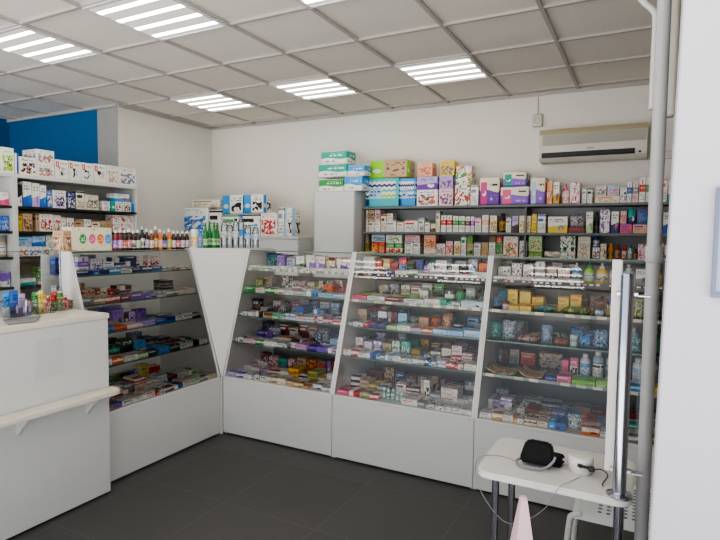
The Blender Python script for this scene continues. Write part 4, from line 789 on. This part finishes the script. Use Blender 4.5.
# ------------------------------------------------------------------ cash counter with bag shelf
t = empty('cash_counter', (-2.7, 0, 0)); tag(t, 'plain white cash counter with a narrow bag shelf on brackets', 'counter')
mk('counter_body', box(-.52, 0, .1, 2.07, .012, 1.02, .002), M_WHITE, t); mk('plinth', box(-.5, -.02, .12, 2.05, 0, .0115), M_DARK, t)
mk('counter_top', box(-.53, .006, .09, 2.075, 1.0205, 1.05, .003, 2), M_CREAM, t)
pts = [(.0005, .3)] + [(.108, .3)] + [(.108 - .05 + .05 * math.cos(a), 2.082 - .05 + .05 * math.sin(a)) for a in [math.pi / 2 * k / 6 for k in range(7)]] + [(.0005, 2.082)]
s = mk('bag_shelf', prism(pts, 'z', .601, .627, None, .004), M_CREAM, t)
for y in (.55, 1.555, 1.93): mk('bracket', prism([(.001, .600), (.094, .600), (.08, .585), (.001, .505)], 'y', y - .008, y + .008), M_WHITE2, s)
mk('paper_pocket', box(.0008, .0022, 1.645, 1.795, .765, .955), surf('clear_sleeve', (.80, .80, .79), .16, .01), t)
o = mk('glass_screen', box(-3.112, -3.106, .75, 2.062, 1.051, 1.392), M_PANE); tag(o, 'clear glass screen standing along the back edge of the cash counter', 'screen')
o2 = mk('glass_edge', box(-3.112, -3.106, 2.0625, 2.066, 1.051, 1.392), M_GEDGE, o); mk('glass_edge', box(-3.113, -3.105, .75, 2.062, 1.3925, 1.396), M_GEDGE, o)
def tray():
    bm = bmesh.new(); pts = [(-2.875, 1.60), (-2.745, 1.545), (-2.715, 1.66), (-2.84, 1.765)]
    prism(pts, 'z', 1.0505, 1.0545, bm, .001)
    for a, b in zip(pts, pts[1:] + pts[:1]): tube([(*a, 1.058), (*b, 1.058)], .0045, 6, bm)
    return bm
o = mk('coin_tray', tray(), surf('grey_tray_plastic', (.55, .56, .55), .25, .05)); tag(o, 'flat grey coin tray on the cash counter', 'tray')
TUBS = [(-2.985, 1.725, .13, .085), (-2.998, 1.88, .108, .062), (-3.03, 2.008, .1, .055)]
PK = [[('skyblue', 'white'), ('blue', 'navy'), ('mint', 'green'), ('lavender', 'purple'), ('palepink', 'violet')], [('green', 'yellow'), ('yellow', 'olive'), ('orange', 'red'), ('red', 'white'), ('darkgreen', 'lime')], [('red', 'maroon'), ('green', 'red'), ('orange', 'yellow'), ('red', 'white'), ('gold', 'orange')]]
for k, (x, y, w, h) in enumerate(TUBS):
    bm = bmesh.new(); d = .085; a = .92
    def ring(s, z): return [bm.verts.new((x + i * d / 2 * s, y + q * w / 2 * s, z)) for i, q in ((-1, -1), (1, -1), (1, 1), (-1, 1))]
    lo, hi = ring(a, 1.0508), ring(1., 1.05 + h)
    bm.faces.new(lo[::-1])
    for i in range(4): bm.faces.new((lo[i], lo[(i + 1) % 4], hi[(i + 1) % 4], hi[i]))
    rim = [v.co.copy() for v in hi]
    o = mk('plastic_tub', bm, M_TUB); tag(o, 'clear plastic tub of ' + ('blue and pink packets nearest the coin tray', 'green and orange packets in the middle of three tubs', 'red and orange packets against the showcase end')[k], 'tub', 'clear tubs on the cash counter')
    bm = bmesh.new()
    for i in range(4): tube([rim[i], rim[(i + 1) % 4]], .0022, 6, bm)
    mk('rim', bm, M_WATER, o)
    for q, (c1, c2) in enumerate(PK[k]):
        n = 5; hh = (.13, .142, .128, .12, .115)[q] - (.012 * k) - (.012 if k and q in (3, 4) else 0)
        front = q % 2; yy = y - w * .34 + w * .68 * (q + .5) / n; ww = w * .37
        bmw = p_pouch('snack_packet', (x + (.016 if front else -.016), yy, 1.0515), math.pi / 2 + (.15 if q % 2 else -.1), ww, .03, hh, 'f' if k else 'b', c1, c2, 'white')
        reg(bmw, 'snack_packet', f'{say(c1)}-and-{say(c2)} packet', 'standing in the ' + ('tub nearest the coin tray', 'middle tub', 'tub against the showcase')[k], (yy, 0), 'packets in the counter tubs')

# ------------------------------------------------------------------ air conditioner, sensor, conduit
t = empty('air_conditioner', (-.455, 5.279, 2.175)); tag(t, 'old wall air conditioner with yellowed casing and dark outlet slot', 'air conditioner')
prof = [(0, 0), (-.15, 0), (-.188, .03), (-.198, .06), (-.198, .135), (-.185, .235), (-.165, .268), (0, .275)]
mk('casing', prism([(p[0], p[1]) for p in prof], 'x', -.43, .425, None, .004), M_ACW, t)
mk('top_cover', box(-.43, .425, -.172, -.0, .2755, .285, .002), M_ACB, t)
mk('top_trim', prism([(-.189, .236), (-.169, .269), (-.164, .2755), (-.158, .2755), (-.183, .236)], 'x', -.432, .427), M_ACB, t)
bm = bmesh.new(); 
for k in range(11):
    z = .14 + .0085 * k; y = -.1995 + .0132 * (.0085 * k) / .1
    bmbox(bm, -.4, .41, y - .002, y + .004, z, z + .006)
mk('intake_grille', bm, M_ACG, t)
mk('outlet_slot', prism([(-.1965, .034), (-.201, .046), (-.201, .078), (-.19, .078), (-.18, .034)], 'x', -.405, .335), M_BLKPL, t)
bm = bmesh.new(); bmbox(bm, -.395, .325, -.203, -.2005, .058, .063); 
for k in range(13): bmbox(bm, -.38 + .058 * k, -.377 + .058 * k, -.203, -.2005, .046, .076)
mk('louvre', bm, M_DARK, t)
mk('receiver_window', box(.352, .4, -.2, -.196, .03, .062, .002), M_ACW, t); mk('sensor_eye', box(.362, .382, -.202, -.2001, .040, .054, .002), M_BLKPL, t)
mk('badge', box(-.035, .02, -.1995, -.197, .096, .104), M_FRAME, t)
o = mk('surface_mounted_conduit', box(-.028, 1.29, 5.245, 5.279, 2.175, 2.24, .004, 2), M_ACW); tag(o, 'white cable conduit running right from the air conditioner', 'conduit')
t = empty('motion_sensor', (-.936, 5.279, 2.52)); tag(t, 'small white sensor hanging under the ceiling left of the air conditioner', 'sensor')
mk('housing', box(-.045, .045, -.045, 0, 0, .115, .016, 3), M_ACW, t); mk('lens', box(-.022, .022, -.05, -.0455, .03, .085, .008, 2), M_LGREY, t); mk('wire', tube([(0, -.01, .114), (.002, -.008, .2), (-.004, -.006, .283)], .0035), M_ACG, t)

# ------------------------------------------------------------------ things at the entrance: pole, duct, frame
t = empty('metal_pole', (.0185, 2.0, 0)); tag(t, 'grey painted metal pole from floor to ceiling beside the white entrance wall', 'pole')
mk('tube', lathe([(.0205, 0), (.0205, HC)], 20), M_STEEL, t, smooth=True)
mk('coupling', lathe([(.0205, 1.425), (.0245, 1.43), (.0245, 1.475), (.0205, 1.48)], 20), M_STEEL, t, smooth=True); mk('floor_flange', lathe([(.04, 0), (.04, .006), (.021, .012)], 20), M_STEEL, t, smooth=True)
t = empty('ceiling_duct', (.041, 2.42, 0)); tag(t, 'white rounded duct dropping from the ceiling behind the metal pole', 'duct')
mk('duct_body', box(-.036, .036, -.03, .03, 1.965, HC, .018, 4), M_ACW, t, smooth=True)
mk('bent_pipe', tube(smooth_path([(-.046, -.01, 2.0), (-.046, -.01, 2.2), (-.046, -.01, 2.335), (-.055, -.01, 2.37), (-.09, -.01, 2.41), (-.16, -.01, 2.5), (-.3, -.01, 2.7), (-.36, -.01, HC)]), .011, 10, None, (0, 1, 0)), M_WHITE2, t, smooth=True)
t = empty('picture_frame', (.131, 1.459, 1.372)); tag(t, 'bluish grey frame mounted on the white entrance wall right of the pole', 'frame')
bm = bmesh.new()
for a in ((0, .3, 0, .012), (0, .3, .233, .245), (0, .008, .012, .233), (.29, .3, .012, .233)): bmbox(bm, a[0], a[1], -.014, 0, a[2], a[3])
mk('frame', bm, M_FRAME, t); mk('picture_panel', box(.008, .29, -.008, 0, .012, .233), surf('blue_grey_sheet', (.66, .70, .78), .4, .05), t)

# ------------------------------------------------------------------ small white table with chrome legs
t = empty('side_table', (-.2, 1.87, 0)); tag(t, 'small white table with rounded corners and chrome legs before the showcases', 'table')
def rrect(x0, x1, y0, y1, r, n=6):
    P = []
    for cx, cy, a0 in ((x1 - r, y1 - r, 0), (x0 + r, y1 - r, 90), (x0 + r, y0 + r, 180), (x1 - r, y0 + r, 270)):
        for k in range(n + 1): a = math.radians(a0 + 90 * k / n); P.append((cx + r * math.cos(a), cy + r * math.sin(a)))
    return P
mk('tabletop', prism(rrect(-.268, .192, -.165, .185, .045), 'z', .728, .75, None, .004), M_WHITE2, t, smooth=True)
for x, y in ((-.222, -.062), (-.199, .09), (.154, -.13), (.154, .09)): 
    g = mk('leg', lathe([(.0125, .004), (.0125, .7275)], 16), M_CHROME, t, (x, y, 0), smooth=True); mk('foot_cap', lathe([(.015, 0), (.015, .012)], 16), M_BLKPL, g)
t = empty('display_post', (-.046, 1.74, .7505)); tag(t, 'chrome post with flange and white panel strip standing on the table', 'post')
mk('post_tube', lathe([(.0185, .004), (.0185, .645), (.016, .652)], 24), M_CHROME, t, smooth=True); mk('flange', lathe([(.036, 0), (.036, .004), (.02, .009)], 24), M_CHROME, t, smooth=True)
mk('white_strip', box(-.043, -.015, .03, .05, .055, .69, .002), M_WHITE2, t)
for z in (.06, .585): 
    bm = bmesh.new(); bmbox(bm, -.03, .03, .014, .034, z, z + .012, .002); bmbox(bm, .0, .06, .02, .05, z - .001, z + .004, .001); mk('clamp', bm, M_CHROME, t)
# blood-pressure cuff: folded black cuff on its pouch, grey hose looping in front
t = empty('arm_cuff', (-.285, 1.86, .7505)); tag(t, 'black folded blood-pressure cuff with grey hose lying on the table', 'cuff')
def pad(w, d, h, r): return prism(rrect(-w / 2, w / 2, 0, h, r), 'y', -d / 2, d / 2, None, .004)
o = mk('cuff_pouch', pad(.118, .05, .034, .012), M_BLACK, t, (.008, .02, 0), -.12, True)
bm = prism([(-.054, .0), (.046, .0), (.050, .012), (.047, .058), (.043, .069), (.033, .075), (-.030, .076), (-.040, .070), (-.044, .058), (-.056, .012)], 'y', -.016, .016, None, .006)
bmesh.ops.rotate(bm, cent=(0, 0, 0), matrix=Matrix.Rotation(math.radians(-14), 3, 'X'), verts=bm.verts[:]); bmesh.ops.translate(bm, vec=(-.008, -.03, .008), verts=bm.verts[:])
mk('cuff_flap', bm, M_BLACK, t, smooth=True)
mk('hose', tube(smooth_path([(-.052, -.02, .02), (-.072, -.04, .012), (-.06, -.062, .006), (-.02, -.07, .005), (.02, -.06, .012), (.042, -.045, .03), (.048, -.035, .045)]), .0042, 8), M_CABLE, t, smooth=True)
mk('hose_stub', tube([(.066, .012, .024), (.088, .008, .026)], .0045, 8), M_STEEL, t)
# white pressure-monitor unit with a black plug
t = empty('pressure_monitor', (-.163, 1.862, .7505)); tag(t, 'white rounded pressure monitor unit with a black plug on the table', 'monitor')
mk('monitor_body', lathe([(.034, 0), (.037, .004), (.039, .045), (.037, .052), (.03, .054)], 28), M_WHITE2, t, smooth=True)
bm = bmesh.new(); tube([(-.004, -.040, .034), (.006, -.046, .034)], .006, 8, bm); tube([(.004, -.044, .034), (.03, -.04, .03)], .0045, 8, bm); bmbox(bm, .026, .044, -.048, -.034, .022, .038, .003)
mk('plug', bm, M_BLKPL, t)
mk('plug_cable', tube(smooth_path([(.044, -.04, .03), (.062, -.03, .03), (.082, -.04, .02), (.07, -.07, .004), (.072, -.088, .004)]), .0018, 6), M_BLKPL, t, smooth=True)
HANG = [(-.16, 1.81, .7525), (-.185, 1.75, .754), (-.203, 1.706, .757), (-.212, 1.694, .745), (-.24, 1.69, .69), (-.29, 1.685, .64), (-.345, 1.685, .612), (-.39, 1.685, .632), (-.44, 1.69, .69), (-.472, 1.73, .74), (-.474, 1.785, .760), (-.45, 1.84, .7545), (-.40, 1.85, .7535), (-.355, 1.83, .7535)]
o = mk('power_cable', tube(smooth_path(HANG, 8), .0011, 6), M_CABLE, smooth=True); tag(o, 'thin grey cable hanging in a loop over the front table edge', 'cable')

# ------------------------------------------------------------------ perforated stool and floor sign
t = empty('stool', (-.02, 2.2, 0)); tag(t, 'white moulded stool with perforated seat standing behind the small table', 'stool')
sec = [(0, .425), (.004, .44), (.016, .450), (.06, .452), (.33, .452), (.372, .448), (.38, .43), (.372, .436), (.33, .442), (.06, .441), (.012, .438)]
bm = prism([(a, b) for a, b in sec], 'x', -.195, .205); mk('seat', bm, M_PERF, t, smooth=True)
for x in (-.195, .205):
    for y in (.012, .365): 
        s = -1 if x < 0 else 1
        mk('leg', tube(smooth_path([(x - s * .03, y, .442), (x, y, .43), (x + s * .012, y, .39), (x + s * .03, y, .15), (x + s * .04, y, .0)]), .0125, 10, None, (0, 1, 0)), M_WHITE2, t, smooth=True)
t = empty('floor_sign', (-.292, 1.6, 0), .5); tag(t, 'pale pink tapering floor sign standing in front of the small table', 'sign')
bm = bmesh.new(); A = [bm.verts.new((x * .105, y * .105, 0)) for x, y in ((-1, -1), (1, -1), (1, 1), (-1, 1))]; B = [bm.verts.new((x * .009, y * .009, .742)) for x, y in ((-1, -1), (1, -1), (1, 1), (-1, 1))]
for i in range(4): bm.faces.new((A[i], A[(i + 1) % 4], B[(i + 1) % 4], B[i]))
bm.faces.new(B); bmesh.ops.recalc_face_normals(bm, faces=bm.faces[:]); mk('sign_body', bm, M_PINK, t)
mk('sign_cap', box(-.010, .010, -.010, .010, .742, .747, .002), M_PINK, t)

# ------------------------------------------------------------------ labels: say which one by its place in its row
ORD = 'first second third fourth fifth sixth seventh eighth ninth tenth eleventh twelfth thirteenth fourteenth fifteenth sixteenth seventeenth eighteenth nineteenth twentieth'.split()
ORD += ['twenty-' + w for w in ORD[:9]] + ['thirtieth'] + ['thirty-' + w for w in ORD[:9]] + ['fortieth'] + ['forty-' + w for w in ORD[:9]] + ['fiftieth'] + ['fifty-' + w for w in ORD[:9]]
rows = {}
for r in REG: rows.setdefault(r[3], []).append(r)
for place, L in rows.items():
    cols = sorted({round(r[4][0], 3) for r in L})
    for o, noun, words_, _, key, group in L:
        i = cols.index(round(key[0], 3)); tier = sorted(q[4][1] for q in L if round(q[4][0], 3) == cols[i])
        pre = '' if len(tier) == 1 else ('lowest ' if key[1] == tier[0] else 'topmost ' if key[1] == tier[-1] else 'middle ')
        tag(o, f'{pre}{words_}, {ORD[i]} from left, {place}', CAT.get(noun, 'box'), group)

# ------------------------------------------------------------------ light: the ceiling panels do most of it, daylight enters by the open front
w = bpy.data.worlds.new('daylight'); sc.world = w; w.use_nodes = True
bg = w.node_tree.nodes['Background']
_tc = tcs(w.node_tree); _s = N(w.node_tree, 'ShaderNodeSeparateXYZ'); w.node_tree.links.new(_tc.outputs['Generated'], _s.inputs[0])      # bright sky over an unseen brighter ground half, added to light the ceiling
_f = N(w.node_tree, 'ShaderNodeMapRange'); _f.inputs[1].default_value = -.08; _f.inputs[2].default_value = .08; w.node_tree.links.new(_s.outputs[2], _f.inputs[0])
w.node_tree.links.new(MIX(w.node_tree, _f.outputs[0], tuple(GROUND_POWER * c for c in (1., .985, .97)), tuple(WORLD_POWER * c for c in (.86, .92, 1.))), bg.inputs[0]); bg.inputs[1].default_value = 1.
sc.view_settings.view_transform = 'AgX'; sc.view_settings.look = 'AgX - Medium High Contrast'; sc.view_settings.exposure = EXPOSURE; sc.view_settings.gamma = 1.
sc.cycles.use_denoising = True; sc.cycles.max_bounces = 14; sc.cycles.transparent_max_bounces = 24; sc.cycles.diffuse_bounces = 5; sc.cycles.glossy_bounces = 4; sc.cycles.sample_clamp_indirect = 6.
